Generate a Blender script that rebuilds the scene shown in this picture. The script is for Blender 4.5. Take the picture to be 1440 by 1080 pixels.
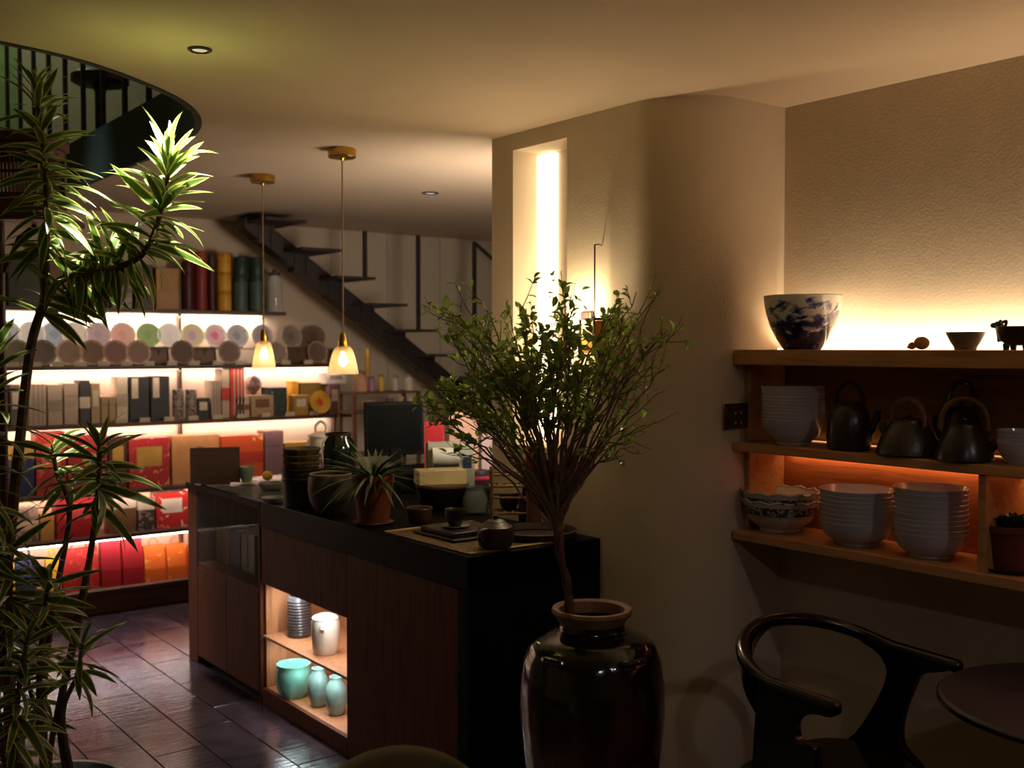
import bpy, math, random
from mathutils import Vector, Matrix
for o in list(bpy.data.objects): bpy.data.objects.remove(o, do_unlink=True)
scene = bpy.context.scene
COL = scene.collection
R = math.radians

# ------------------------------------------------------------------ camera, world, exposure
EYE = 1.55                    # camera height
FPX = 1500.0                  # focal length in pixels of the 1440 x 1080 frame
YAW = R(37.48)
PITCH = math.atan(50 / FPX)
cam_d = bpy.data.cameras.new('camera'); cam = bpy.data.objects.new('camera', cam_d); COL.objects.link(cam)
cam.location = (0, 0, EYE); cam.rotation_euler = (R(90) - PITCH, 0, -YAW)
cam_d.sensor_width = 36; cam_d.lens = FPX / 1440 * 36
cam_d.clip_start = .05
cam_d.dof.use_dof = True; cam_d.dof.focus_distance = 3.1; cam_d.dof.aperture_fstop = 3.2
scene.camera = cam
scene.view_settings.view_transform = 'Standard'; scene.view_settings.look = 'None'
scene.view_settings.gamma = 1; scene.view_settings.use_curve_mapping = False
scene.view_settings.exposure = 0.0
w = bpy.data.worlds.new('world'); scene.world = w; w.use_nodes = True
w.node_tree.nodes['Background'].inputs[0].default_value = (1.0, .82, .6, 1)
w.node_tree.nodes['Background'].inputs[1].default_value = .012

def lamp(name, kind, loc, energy, color, parent=None, aim=None, **kw):
    l = bpy.data.lights.new(name, kind); l.energy = energy; l.color = color
    for k, v in kw.items(): setattr(l, k, v)
    o = bpy.data.objects.new(name, l); COL.objects.link(o); o.location = loc
    if aim is not None:
        o.rotation_euler = Vector(aim).to_track_quat('-Z', 'Y').to_euler()
    if parent is not None:
        o.parent = parent; o.location = Vector(loc) - parent.location
    return o
WARM = (1.0, .72, .40); SOFT = (1.0, .80, .55); NEUT = (1.0, .90, .78); COOL = (.86, .95, 1.0); ORANGE = (1.0, .42, .14); PINK = (1.0, .78, .70)

# ------------------------------------------------------------------ pixel -> place on a real plane
SF, CF = math.sin(YAW), math.cos(YAW)
def ray(px, py):
    u = (px - 720) / FPX; v = (540 - py) / FPX
    f = math.cos(PITCH) + v * math.sin(PITCH); z = v * math.cos(PITCH) - math.sin(PITCH)
    u /= f; z /= f
    return Vector((SF + CF * u, CF - SF * u, z))
def _p(r, d): return Vector((r.x * d, r.y * d, EYE + r.z * d))
def PX(px, py, X): r = ray(px, py); return _p(r, X / r.x)
def PY(px, py, Y): r = ray(px, py); return _p(r, Y / r.y)
def PZ(px, py, Z): r = ray(px, py); return _p(r, (Z - EYE) / r.z)
def PD(px, py, d): return _p(ray(px, py), d)
def dep(p): return SF * p[0] + CF * p[1]

# ------------------------------------------------------------------ materials
MATS = {}
def new_mat(name):
    m = bpy.data.materials.new(name); m.use_nodes = True
    nt = m.node_tree; b = nt.nodes['Principled BSDF']
    return m, nt, b
def c4(c): return (c[0], c[1], c[2], 1)
def srgb(r, g, b):
    f = lambda x: (x / 255 / 12.92) if x / 255 <= .04045 else ((x / 255 + .055) / 1.055) ** 2.4
    return (f(r), f(g), f(b))
def ramp(nt, stops, interp='LINEAR'):
    n = nt.nodes.new('ShaderNodeValToRGB'); n.color_ramp.interpolation = interp
    e = n.color_ramp.elements
    while len(e) < len(stops): e.new(.5)
    for i, (p, c) in enumerate(stops): e[i].position = p; e[i].color = c4(c)
    return n
def pm(name, col, rough=.5, metal=0, var=.15, scale=12, bump=0, bscale=60, spec=.5, coat=0, stretch=None):
    """plain procedural material: noise-varied colour, optional bump"""
    if name in MATS: return MATS[name]
    m, nt, b = new_mat(name); L = nt.links
    tc = nt.nodes.new('ShaderNodeTexCoord'); src = tc.outputs['Object']
    if stretch:
        mp = nt.nodes.new('ShaderNodeMapping'); mp.inputs['Scale'].default_value = stretch; L.new(src, mp.inputs[0]); src = mp.outputs[0]
    n = nt.nodes.new('ShaderNodeTexNoise'); n.inputs['Scale'].default_value = scale; n.inputs['Detail'].default_value = 4; L.new(src, n.inputs['Vector'])
    lo = tuple(max(0, x * (1 - var)) for x in col); hi = tuple(min(1, x * (1 + var)) for x in col)
    r = ramp(nt, [(.3, lo), (.7, hi)]); L.new(n.outputs['Fac'], r.inputs[0]); L.new(r.outputs[0], b.inputs['Base Color'])
    b.inputs['Roughness'].default_value = rough; b.inputs['Metallic'].default_value = metal
    b.inputs['Specular IOR Level'].default_value = spec; b.inputs['Coat Weight'].default_value = coat; b.inputs['Coat Roughness'].default_value = .08
    if bump:
        n2 = nt.nodes.new('ShaderNodeTexNoise'); n2.inputs['Scale'].default_value = bscale; n2.inputs['Detail'].default_value = 5; L.new(src, n2.inputs['Vector'])
        bp = nt.nodes.new('ShaderNodeBump'); bp.inputs['Strength'].default_value = bump; bp.inputs['Distance'].default_value = .01
        L.new(n2.outputs['Fac'], bp.inputs['Height']); L.new(bp.outputs[0], b.inputs['Normal'])
    MATS[name] = m; return m
def wood(name, c1, c2, rough=.45, axis='Y', scale=3, coat=0):
    if name in MATS: return MATS[name]
    m, nt, b = new_mat(name); L = nt.links
    tc = nt.nodes.new('ShaderNodeTexCoord'); mp = nt.nodes.new('ShaderNodeMapping')
    s = {'X': (1, 14, 14), 'Y': (14, 1, 14), 'Z': (14, 14, 1)}[axis]; mp.inputs['Scale'].default_value = s
    L.new(tc.outputs['Object'], mp.inputs[0])
    n = nt.nodes.new('ShaderNodeTexNoise'); n.inputs['Scale'].default_value = scale; n.inputs['Detail'].default_value = 6; n.inputs['Distortion'].default_value = .6
    L.new(mp.outputs[0], n.inputs['Vector'])
    r = ramp(nt, [(.28, c1), (.52, c2), (.72, tuple(.75 * a + .25 * b_ for a, b_ in zip(c1, c2)))]); L.new(n.outputs['Fac'], r.inputs[0]); L.new(r.outputs[0], b.inputs['Base Color'])
    b.inputs['Roughness'].default_value = rough; b.inputs['Coat Weight'].default_value = coat
    bp = nt.nodes.new('ShaderNodeBump'); bp.inputs['Strength'].default_value = .12; bp.inputs['Distance'].default_value = .003
    L.new(n.outputs['Fac'], bp.inputs['Height']); L.new(bp.outputs[0], b.inputs['Normal'])
    MATS[name] = m; return m
def patt(name, c1, c2, scale=22, thr=.55, rough=.45, c3=None, soft=.02, metal=0):
    """two-tone printed pattern"""
    if name in MATS: return MATS[name]
    m, nt, b = new_mat(name); L = nt.links
    tc = nt.nodes.new('ShaderNodeTexCoord')
    n = nt.nodes.new('ShaderNodeTexNoise'); n.inputs['Scale'].default_value = scale; n.inputs['Detail'].default_value = 3; n.inputs['Distortion'].default_value = 1.2
    L.new(tc.outputs['Object'], n.inputs['Vector'])
    st = [(thr - soft, c1), (thr + soft, c2)]
    if c3: st.append((min(.98, thr + .12), c3))
    r = ramp(nt, st); L.new(n.outputs['Fac'], r.inputs[0]); L.new(r.outputs[0], b.inputs['Base Color'])
    b.inputs['Roughness'].default_value = rough; b.inputs['Metallic'].default_value = metal
    MATS[name] = m; return m
def emis(name, col, strength):
    if name in MATS: return MATS[name]
    m, nt, b = new_mat(name)
    b.inputs['Base Color'].default_value = c4(col); b.inputs['Emission Color'].default_value = c4(col); b.inputs['Emission Strength'].default_value = strength
    # faint variation along the tape so that it is a procedural surface
    tc = nt.nodes.new('ShaderNodeTexCoord'); n = nt.nodes.new('ShaderNodeTexNoise'); n.inputs['Scale'].default_value = 30
    r = ramp(nt, [(.3, tuple(x * .9 for x in col)), (.7, col)]); nt.links.new(tc.outputs['Object'], n.inputs['Vector']); nt.links.new(n.outputs['Fac'], r.inputs[0]); nt.links.new(r.outputs[0], b.inputs['Emission Color'])
    MATS[name] = m; return m
def glass(name, col=(1, 1, 1), rough=.05, alpha_mix=.75):
    """thin clear glass: mostly transparent with a gloss"""
    if name in MATS: return MATS[name]
    m, nt, b = new_mat(name); L = nt.links
    out = nt.nodes['Material Output']; tr = nt.nodes.new('ShaderNodeBsdfTransparent'); tr.inputs[0].default_value = c4(col)
    tc = nt.nodes.new('ShaderNodeTexCoord'); n = nt.nodes.new('ShaderNodeTexNoise'); n.inputs['Scale'].default_value = 9
    r = ramp(nt, [(.3, tuple(.9 * x for x in col)), (.7, col)]); L.new(tc.outputs['Object'], n.inputs['Vector']); L.new(n.outputs['Fac'], r.inputs[0]); L.new(r.outputs[0], b.inputs['Base Color'])
    b.inputs['Roughness'].default_value = rough; b.inputs['Specular IOR Level'].default_value = .8
    mx = nt.nodes.new('ShaderNodeMixShader'); mx.inputs[0].default_value = alpha_mix
    L.new(b.outputs[0], mx.inputs[1]); L.new(tr.outputs[0], mx.inputs[2]); L.new(mx.outputs[0], out.inputs['Surface'])
    MATS[name] = m; return m

# ------------------------------------------------------------------ mesh building
class MB:
    def __init__(s): s.v = []; s.f = []; s.uv = None
    def add(s, vs, fs):
        o = len(s.v); s.v += [tuple(v) for v in vs]; s.f += [tuple(i + o for i in f) for f in fs]; return s
    def box(s, lo, hi):
        x0, y0, z0 = lo; x1, y1, z1 = hi
        return s.add([(x0,y0,z0),(x1,y0,z0),(x1,y1,z0),(x0,y1,z0),(x0,y0,z1),(x1,y0,z1),(x1,y1,z1),(x0,y1,z1)],
                     [(0,3,2,1),(4,5,6,7),(0,1,5,4),(1,2,6,5),(2,3,7,6),(3,0,4,7)])
    def lathe(s, prof, seg=32, c=(0, 0, 0), sx=1, sy=1):
        vs = []; fs = []; n = len(prof)
        for i in range(seg):
            a = 2 * math.pi * i / seg; ca, sa = math.cos(a), math.sin(a)
            for r, z in prof: vs.append((c[0] + max(r, 1e-4) * ca * sx, c[1] + max(r, 1e-4) * sa * sy, c[2] + z))
        for i in range(seg):
            j = (i + 1) % seg
            for k in range(n - 1): fs.append((i*n+k, j*n+k, j*n+k+1, i*n+k+1))
        return s.add(vs, fs)
    def tube(s, pts, rad, seg=8, cap=True):
        pts = [Vector(p) for p in pts]; n = len(pts)
        if not hasattr(rad, '__len__'): rad = [rad] * n
        vs = []; fs = []
        t0 = (pts[1] - pts[0]).normalized(); ref = Vector((0, 0, 1)) if abs(t0.z) < .9 else Vector((1, 0, 0))
        u = t0.cross(ref).normalized()
        for i, p in enumerate(pts):
            t = (pts[min(i+1, n-1)] - pts[max(i-1, 0)]).normalized()
            u = (u - t * u.dot(t)); u = u.normalized() if u.length > 1e-6 else t.orthogonal().normalized()
            w_ = t.cross(u)
            for k in range(seg):
                a = 2 * math.pi * k / seg
                vs.append(p + (u * math.cos(a) + w_ * math.sin(a)) * rad[i])
        for i in range(n - 1):
            for k in range(seg):
                k2 = (k + 1) % seg; fs.append((i*seg+k, i*seg+k2, (i+1)*seg+k2, (i+1)*seg+k))
        if cap: fs += [tuple(reversed(range(seg))), tuple(range((n-1)*seg, n*seg))]
        return s.add(vs, fs)
    def prism(s, pts, a0, a1, axis='z'):
        """outline pts (2-D) pushed along an axis: z -> pts are (x,y); x -> (y,z); y -> (x,z)"""
        n = len(pts)
        mk = {'z': lambda p, a: (p[0], p[1], a), 'x': lambda p, a: (a, p[0], p[1]), 'y': lambda p, a: (p[0], a, p[1])}[axis]
        vs = [mk(p, a0) for p in pts] + [mk(p, a1) for p in pts]
        fs = [tuple(range(n)), tuple(range(2*n-1, n-1, -1))] + [(i, i + n, (i+1) % n + n, (i+1) % n) for i in range(n)]
        return s.add(vs, fs)
    def ell(s, c, r, seg=16, rings=9):
        prof = [(math.sin(math.pi * k / rings), -math.cos(math.pi * k / rings)) for k in range(rings + 1)]
        o = len(s.v); s.lathe(prof, seg)
        for i in range(o, len(s.v)):
            x, y, z = s.v[i]; s.v[i] = (c[0] + x * r[0], c[1] + y * r[1], c[2] + z * r[2])
        return s
    def xf(s, m, start=0):
        for i in range(start, len(s.v)): s.v[i] = tuple(m @ Vector(s.v[i]))
        return s
    def mesh(s, name, mat, smooth=True, angle=35):
        me = bpy.data.meshes.new(name); me.from_pydata(s.v, [], s.f); me.validate()
        if mat: me.materials.append(mat)
        import bmesh
        bm = bmesh.new(); bm.from_mesh(me); bmesh.ops.remove_doubles(bm, verts=bm.verts, dist=1e-6); bmesh.ops.recalc_face_normals(bm, faces=bm.faces); bm.to_mesh(me); bm.free()
        if smooth:
            me.shade_smooth(); me.set_sharp_from_angle(angle=R(angle))
        me.update(); return me
def link(name, me, parent=None, loc=(0, 0, 0), rot=(0, 0, 0)):
    o = bpy.data.objects.new(name, me); COL.objects.link(o); o.location = loc; o.rotation_euler = rot
    if parent is not None: o.parent = parent
    return o
def obj(name, mb, mat, parent=None, loc=(0, 0, 0), rot=(0, 0, 0), bev=0, smooth=True, seg=2, angle=35):
    o = link(name, mb.mesh(name, mat, smooth, angle), parent, loc, rot)
    if bev:
        m = o.modifiers.new('bevel', 'BEVEL'); m.width = bev; m.segments = seg; m.limit_method = 'ANGLE'; m.angle_limit = R(40)
    return o
def tag(o, label, cat, group=None, kind=None):
    o['label'] = label; o['category'] = cat
    if group: o['group'] = group
    if kind: o['kind'] = kind
    return o
def thing(name, label, cat, loc=(0, 0, 0), rz=0, group=None):
    o = bpy.data.objects.new(name, None); COL.objects.link(o); o.location = loc; o.rotation_euler = (0, 0, rz); o.empty_display_size = .05
    return tag(o, label, cat, group)
def struct(name, mb, mat, parent=None, label=None, cat=None, **kw):
    o = obj(name, mb, mat, parent, **kw)
    if parent is None: o['kind'] = 'structure'
    if label: o['label'] = label
    if cat: o['category'] = cat
    return o
def bez(p0, p1, p2, n):
    p0, p1, p2 = Vector(p0), Vector(p1), Vector(p2)
    return [(1-t)**2 * p0 + 2*t*(1-t) * p1 + t*t * p2 for t in [i / n for i in range(n + 1)]]
def crom(pts, n=6):
    """smooth curve through points"""
    pts = [Vector(p) for p in pts]; P = [2*pts[0]-pts[1]] + pts + [2*pts[-1]-pts[-2]]; out = []
    for i in range(1, len(P) - 2):
        a, b, c, d = P[i-1:i+3]
        for k in range(n):
            t = k / n; out.append(.5 * (2*b + (c-a)*t + (2*a-5*b+4*c-d)*t*t + (3*b-a-3*c+d)*t**3))
    return out + [pts[-1]]
ORD = ['first', 'second', 'third', 'fourth', 'fifth', 'sixth', 'seventh', 'eighth', 'ninth', 'tenth', 'eleventh', 'twelfth', 'thirteenth', 'fourteenth']

# ------------------------------------------------------------------ the room
CEIL = 2.373; XW = 2.98; YB = 6.62; PXF = 2.51; PYF = 2.35
plaster = pm('plaster_warm', srgb(204, 185, 160), .9, var=.05, scale=3, bump=.11, bscale=110)
ceil_m = pm('ceiling_paint', srgb(206, 184, 157), .92, var=.04, scale=2, bump=.06, bscale=70)
wall_m = pm('wall_paint', srgb(200, 180, 158), .9, var=.05, scale=2, bump=.05, bscale=90)
grout = pm('floor_grout', srgb(30, 27, 27), .8, var=.2)

# floor with tiles laid as pieces
fl = struct('floor', MB().box((-2.2, -2, -.12), (7.2, 6.9, -.006)), grout, smooth=False)
fl['label'] = 'dark polished stone tile floor'; fl['category'] = 'floor'
def tile_mat(i):
    name = 'slate_tile_%d' % i
    m, nt, b = new_mat(name); L = nt.links
    tc = nt.nodes.new('ShaderNodeTexCoord'); oi = nt.nodes.new('ShaderNodeObjectInfo')
    ad = nt.nodes.new('ShaderNodeVectorMath'); ad.operation = 'ADD'; L.new(tc.outputs['Object'], ad.inputs[0])
    sc = nt.nodes.new('ShaderNodeVectorMath'); sc.operation = 'SCALE'; sc.inputs['Scale'].default_value = 40; L.new(oi.outputs['Location'], sc.inputs[0]); L.new(sc.outputs[0], ad.inputs[1])
    n = nt.nodes.new('ShaderNodeTexNoise'); n.inputs['Scale'].default_value = 9; n.inputs['Detail'].default_value = 6; L.new(ad.outputs[0], n.inputs['Vector'])
    base = [srgb(54, 43, 48), srgb(44, 38, 42), srgb(62, 47, 52)][i]
    r = ramp(nt, [(.3, tuple(.55*x for x in base)), (.7, tuple(1.3*x for x in base))]); L.new(n.outputs['Fac'], r.inputs[0]); L.new(r.outputs[0], b.inputs['Base Color'])
    rr = nt.nodes.new('ShaderNodeMapRange'); rr.inputs['To Min'].default_value = .08; rr.inputs['To Max'].default_value = .28; L.new(n.outputs['Fac'], rr.inputs[0]); L.new(rr.outputs[0], b.inputs['Roughness'])
    b.inputs['Specular IOR Level'].default_value = .75
    mp = nt.nodes.new('ShaderNodeMapping'); mp.inputs['Scale'].default_value = (3, 22, 3); L.new(ad.outputs[0], mp.inputs[0])
    n2 = nt.nodes.new('ShaderNodeTexNoise'); n2.inputs['Scale'].default_value = 2.2; n2.inputs['Detail'].default_value = 3; L.new(mp.outputs[0], n2.inputs['Vector'])
    bp = nt.nodes.new('ShaderNodeBump'); bp.inputs['Strength'].default_value = .2; bp.inputs['Distance'].default_value = .008; L.new(n2.outputs['Fac'], bp.inputs['Height']); L.new(bp.outputs[0], b.inputs['Normal'])
    return m
tmeshes = []
for i in range(3):
    mb = MB(); w_, h_ = .1982, .3982; e = .0025
    mb.add([(-w_/2,-h_/2,-.006),(w_/2,-h_/2,-.006),(w_/2,h_/2,-.006),(-w_/2,h_/2,-.006),
            (-w_/2+e,-h_/2+e,.0),(w_/2-e,-h_/2+e,.0),(w_/2-e,h_/2-e,.0),(-w_/2+e,h_/2-e,.0)],
           [(4,5,6,7),(0,1,5,4),(1,2,6,5),(2,3,7,6),(3,0,4,7)])
    tmeshes.append(mb.mesh('tile', tile_mat(i), smooth=False))
rng = random.Random(5)
for ix in range(16):
    for iy in range(-1 if ix % 2 else 0, 12):
        x = 1.85 - .2 * ix; y = 6.2 - .4 * iy - (.2 if ix % 2 else 0)
        o = link('tile', tmeshes[rng.choice((0, 0, 1, 2))], fl, (x, y, -rng.random() * .0012), (rng.uniform(-.003, .003), rng.uniform(-.003, .003), 0))

for ix in range(6):
    for iy in range(0 if ix % 2 else -1, 3):
        link('tile', tmeshes[rng.choice((0, 0, 1, 2))], fl, (2.05 + .2 * ix, 6.2 - .4 * iy - (0 if ix % 2 else .2), -rng.random() * .0012))
# ceiling with the rounded stair opening
edge = [(-2.2, 3.02), (-.6, 3.04), (.3, 3.08), (.657, 3.12), (.893, 3.18), (1.13, 3.33), (1.345, 3.54), (1.50, 3.83), (1.575, 4.2), (1.59, 4.7), (1.59, 6.9)]
ec = [(p.x, p.y) for p in crom([(a, b, 0) for a, b in edge], 5)]
slab = MB().prism([(-2.2, -2), (7.2, -2), (7.2, 6.9)] + list(reversed(ec)), CEIL, 2.60, 'z')
struct('ceiling', slab, ceil_m, label='smooth warm plaster ceiling with a rounded stair opening', cat='ceiling', smooth=False)
fas = MB(); fo = len(ec)
def off(i, d):
    a = Vector(ec[max(i-1, 0)]); b = Vector(ec[min(i+1, fo-1)]); t = (b - a).normalized(); return Vector(ec[i]) + Vector((-t.y, t.x)) * d
vs = []; fs = []
for i in range(fo):
    for d, z in ((.001, CEIL - .004), (.022, CEIL - .004), (.022, 2.612), (.001, 2.612)): p = off(i, d); vs.append((p.x, p.y, z))
for i in range(fo - 1):
    for k in range(4): k2 = (k + 1) % 4; fs.append((i*4+k, i*4+k2, (i+1)*4+k2, (i+1)*4+k))
fas.add(vs, fs)
green_steel = pm('green_steel', srgb(14, 32, 25), .6, metal=.0, var=.15)
struct('trim_1', fas, green_steel, label='dark green steel fascia around the stair opening', cat='trim')

# walls
struct('wall_right', MB().box((XW, -2, 0), (XW + .15, PYF, CEIL)), plaster, label='textured warm plaster wall above the open shelves', cat='wall', smooth=False)
struct('wall_left', MB().box((-2.35, -2, 0), (-2.2, 6.9, 4.6)), wall_m, label='plain side wall of the shop', cat='wall', smooth=False)
struct('wall_near', MB().box((-2.35, -2.15, 0), (7.2, -2, CEIL)), wall_m, label='plain wall at the near end', cat='wall', smooth=False)
struct('wall_far_right', MB().box((7.2, -2, 0), (7.35, 6.9, CEIL)), wall_m, label='plain wall at the foot of the stairs', cat='wall', smooth=False)
wb = struct('wall_back', MB().box((-2.2, YB, 0), (7.2, YB + .15, 2.6)), wall_m, label='plaster back wall behind the shelving and the stairs', cat='wall', smooth=False)
pan = MB().box((-.222, 0, 0), (.222, .012, 2.36)).mesh('panel', pm('panel_paint', srgb(196, 182, 160), .85, var=.06, scale=2.5), False)
for k in range(8):
    link('panel', pan, wb, (3.72 + .45 * k, YB - .012, .004))
# pillar wall with a rounded corner and a lit niche
def corner(r=.26, n=14):
    return [(PXF + r - r * math.cos(a), PYF + r - r * math.sin(a)) for a in [math.pi / 2 * i / n for i in range(n + 1)]]
foot_full = [(XW + .15, 3.403), (PXF, 3.403)] + corner() + [(XW + .15, PYF)]
NY0, NY1, NX, NZ0, NZ1 = 2.948, 3.267, 2.655, 1.18, 2.309
foot_cut = [(XW + .15, 3.403), (PXF, 3.403), (PXF, NY1), (NX, NY1), (NX, NY0), (PXF, NY0)] + corner() + [(XW + .15, PYF)]
pl = MB().prism(foot_full, 0, NZ0).prism(foot_cut, NZ0, NZ1).prism(foot_full, NZ1, CEIL)
pillar = struct('wall_pillar', pl, plaster, label='rounded plaster pillar wall with a tall lit niche', cat='wall', angle=30)
# light tape in the niche
tp = obj('light_tape', MB().box((NX - .03, NY1 - .1, NZ0 + .01), (NX - .002, NY1 - .004, NZ1 - .008)), emis('tape_niche', (1, .82, .54), 3), pillar)
# ------------------------------------------------------------------ large lights of the room
NEARY = -1.6
# ------------------------------------------------------------------ open wall shelves on the right wall
oak = wood('oak_light', srgb(150, 104, 62), srgb(186, 138, 88), .42, 'Y')
redwood = wood('cedar_panel', srgb(150, 84, 48), srgb(190, 116, 68), .32, 'Y', 4)
XS = 2.72
SH_T, SH_M, SH_B = 1.546, 1.24, .948          # shelf tops
Y0 = .2
sh = thing('wall_shelf', 'wooden open wall shelf with three boards on the right wall', 'shelf', (XW, PYF, .9))
def loc_mb(mb, o): return mb.xf(Matrix.Translation(-o.location))
def wbox(parent, name, lo, hi, mat, bev=.002):
    return obj(name, loc_mb(MB().box(lo, hi), parent), mat, parent, bev=bev)
wbox(sh, 'shelf_board', (XS, Y0, SH_T - .05), (XW - .001, PYF - .002, SH_T), oak, .003)
wbox(sh, 'shelf_board', (XS, Y0, SH_M - .028), (XW - .001, PYF - .002, SH_M), oak, .003)
wbox(sh, 'shelf_board', (XS, Y0, SH_B - .03), (XW - .001, PYF - .002, SH_B), oak, .003)
wbox(sh, 'back_panel', (XW - .016, Y0, SH_B), (XW - .002, PYF - .004, SH_M - .028), redwood)
wbox(sh, 'back_panel', (XW - .016, Y0, SH_M), (XW - .002, PYF - .004, SH_T - .05), wood('oak_brown', srgb(96, 62, 34), srgb(124, 84, 48), .5, 'Y'))
wbox(sh, 'side_panel', (XS + .06, PYF - .022, SH_B), (XW - .017, PYF - .004, SH_M - .028), oak)
wbox(sh, 'side_panel', (XS + .06, PYF - .022, SH_M), (XW - .017, PYF - .004, SH_T - .05), oak)
dv = PX(1382, 760, XS + .02)
for k in range(2):
    wbox(sh, 'divider', (XS + .012, dv.y - .011 - .6 * k, SH_B), (XW - .017, dv.y + .011 - .6 * k, SH_M - .028), oak)
wbox(sh, 'light_tape', (XW - .08, Y0 + .02, SH_T), (XW - .062, PYF - .04, SH_T + .006), emis('tape_wall', (1, .80, .52), 4), 0)
wbox(sh, 'light_tape', (XW - .034, Y0 + .02, SH_M - .036), (XW - .018, PYF - .04, SH_M - .029), emis('tape_shelf', (1, .46, .2), 1.1), 0)
wbox(sh, 'light_tape', (XW - .034, Y0 + .02, SH_M + .0005), (XW - .026, PYF - .04, SH_M + .004), emis('tape_shelf_up', (1, .46, .18), .9), 0)
yc = (Y0 + PYF) / 2; ln = PYF - Y0 - .1
lamp('shelf_wash_light', 'AREA', (XW - .055, yc, SH_T + .012), 7.6, (1, .79, .53), sh, (.6, 0, 1), shape='RECTANGLE', size=ln, size_y=.02)
lamp('shelf_back_light', 'AREA', (XW - .03, yc, SH_M - .04), 1.0, (1, .48, .22), sh, (.35, 0, -1), shape='RECTANGLE', size=ln, size_y=.02)
lamp('shelf_back_light', 'AREA', (XW - .03, yc, SH_M + .01), .12, (1, .45, .18), sh, (.05, 0, 1), shape='RECTANGLE', size=ln, size_y=.01)

def onshelf(px, zs, X=2.81):
    """place on a shelf board: pixel column, board height, distance from the wall"""
    r = ray(px, 600); d = X / r.x; return Vector((X, r.y * d, zs))
def mpp(p): return dep(p) / FPX

# blue and white porcelain bowl
def porcelain(name):
    m, nt, b = new_mat(name); L = nt.links
    tc = nt.nodes.new('ShaderNodeTexCoord'); sp = nt.nodes.new('ShaderNodeSeparateXYZ'); L.new(tc.outputs['Object'], sp.inputs[0])
    n = nt.nodes.new('ShaderNodeTexNoise'); n.inputs['Scale'].default_value = 22; n.inputs['Detail'].default_value = 8; n.inputs['Distortion'].default_value = .6
    mp = nt.nodes.new('ShaderNodeMapping'); mp.inputs['Scale'].default_value = (1, 1, 1.9); mp.inputs['Location'].default_value = (.37, .2, .11); L.new(tc.outputs['Object'], mp.inputs[0]); L.new(mp.outputs[0], n.inputs['Vector'])
    r = ramp(nt, [(.40, srgb(226, 222, 212)), (.47, srgb(120, 128, 165)), (.54, srgb(40, 46, 92)), (.7, srgb(20, 24, 58))]); 
    # landscape fades to bare porcelain toward the rim
    mr = nt.nodes.new('ShaderNodeMapRange'); mr.inputs['From Min'].default_value = .015; mr.inputs['From Max'].default_value = .165; mr.inputs['To Min'].default_value = .16; mr.inputs['To Max'].default_value = -.13; L.new(sp.outputs['Z'], mr.inputs[0])
    ad = nt.nodes.new('ShaderNodeMath'); ad.operation = 'ADD'; L.new(n.outputs['Fac'], ad.inputs[0]); L.new(mr.outputs[0], ad.inputs[1]); L.new(ad.outputs[0], r.inputs[0])
    L.new(r.outputs[0], b.inputs['Base Color']); b.inputs['Roughness'].default_value = .12; b.inputs['Coat Weight'].default_value = .6
    return m
p = onshelf(1127, SH_T, 2.82); s = mpp(p)
g = thing('porcelain_bowl', 'large blue and white porcelain bowl with painted landscape on the top shelf', 'bowl', p)
rr = 54 * s; hh = 76 * s
prof = [(0, .006), (rr*.44, .004), (rr*.47, 0), (rr*.50, .004), (rr*.66, hh*.2), (rr*.83, hh*.44), (rr*.94, hh*.7), (rr*.985, hh*.9), (rr, hh*.985)]
inner = [(rr*.975, hh), (rr*.94, hh*.9), (rr*.89, hh*.7), (rr*.78, hh*.46), (rr*.6, hh*.24), (0, hh*.12)]
obj('bowl_body', MB().lathe(prof, 48), porcelain('porcelain_blue'), g)
obj('bowl_lining', MB().lathe([(rr, hh*.985)] + inner, 48), pm('porcelain_white', srgb(222, 216, 202), .15, var=.04), g)

# small things on the top shelf
p = onshelf(1291, SH_T, 2.80); s = mpp(p)
g = thing('clay_figure', 'small tan clay animal figure lying on the top shelf beside the grey cup', 'figurine', p)
clay = pm('tan_clay', srgb(168, 120, 84), .7, var=.25, scale=30)
b = MB().ell((0, -4*s, 9.5*s), (7*s, 12*s, 9.3*s), 18, 10)
obj('body', b, clay, g)
obj('head', MB().ell((0, 11*s, 5.5*s), (5*s, 6*s, 5.3*s)).ell((0, 15.5*s, 4*s), (3*s, 3*s, 2.6*s)), clay, g)
obj('ear', MB().ell((3.5*s, 8.5*s, 9*s), (1.4*s, 1.4*s, 2.2*s)).ell((-3.5*s, 8.5*s, 9*s), (1.4*s, 1.4*s, 2.2*s)), clay, g)
p = onshelf(1356, SH_T, 2.80); s = mpp(p)
greyglaze = pm('grey_glaze', srgb(120, 112, 98), .35, var=.2, scale=25, bump=.1)
cup = MB().lathe([(0, 2*s), (13*s, 1.5*s), (14*s, 0), (15*s, .8*s), (15.5*s, 4*s), (21*s, 13*s), (25*s, 21*s), (26.5*s, 25*s), (25*s, 25.2*s), (23*s, 20*s), (18*s, 12*s), (11*s, 5*s), (0, 4*s)], 32)
o = obj('tea_cup', cup, greyglaze, None, p); tag(o, 'small grey stoneware cup on the top shelf between clay figure and dark vessel', 'cup')
p = onshelf(1432, SH_T, 2.80); s = mpp(p)
bronze = pm('dark_bronze', srgb(40, 33, 28), .45, metal=.3, var=.3, scale=25)
g = thing('animal_vessel', 'dark bronze animal vessel with a ram head at the right end of the top shelf', 'vessel', p)
obj('body', MB().lathe([(0, 6*s), (17*s, 7*s), (26*s, 14*s), (30*s, 25*s), (31*s, 33*s), (29*s, 33.4*s), (27*s, 25*s), (20*s, 14*s), (0, 11*s)], 32), bronze, g)
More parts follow.
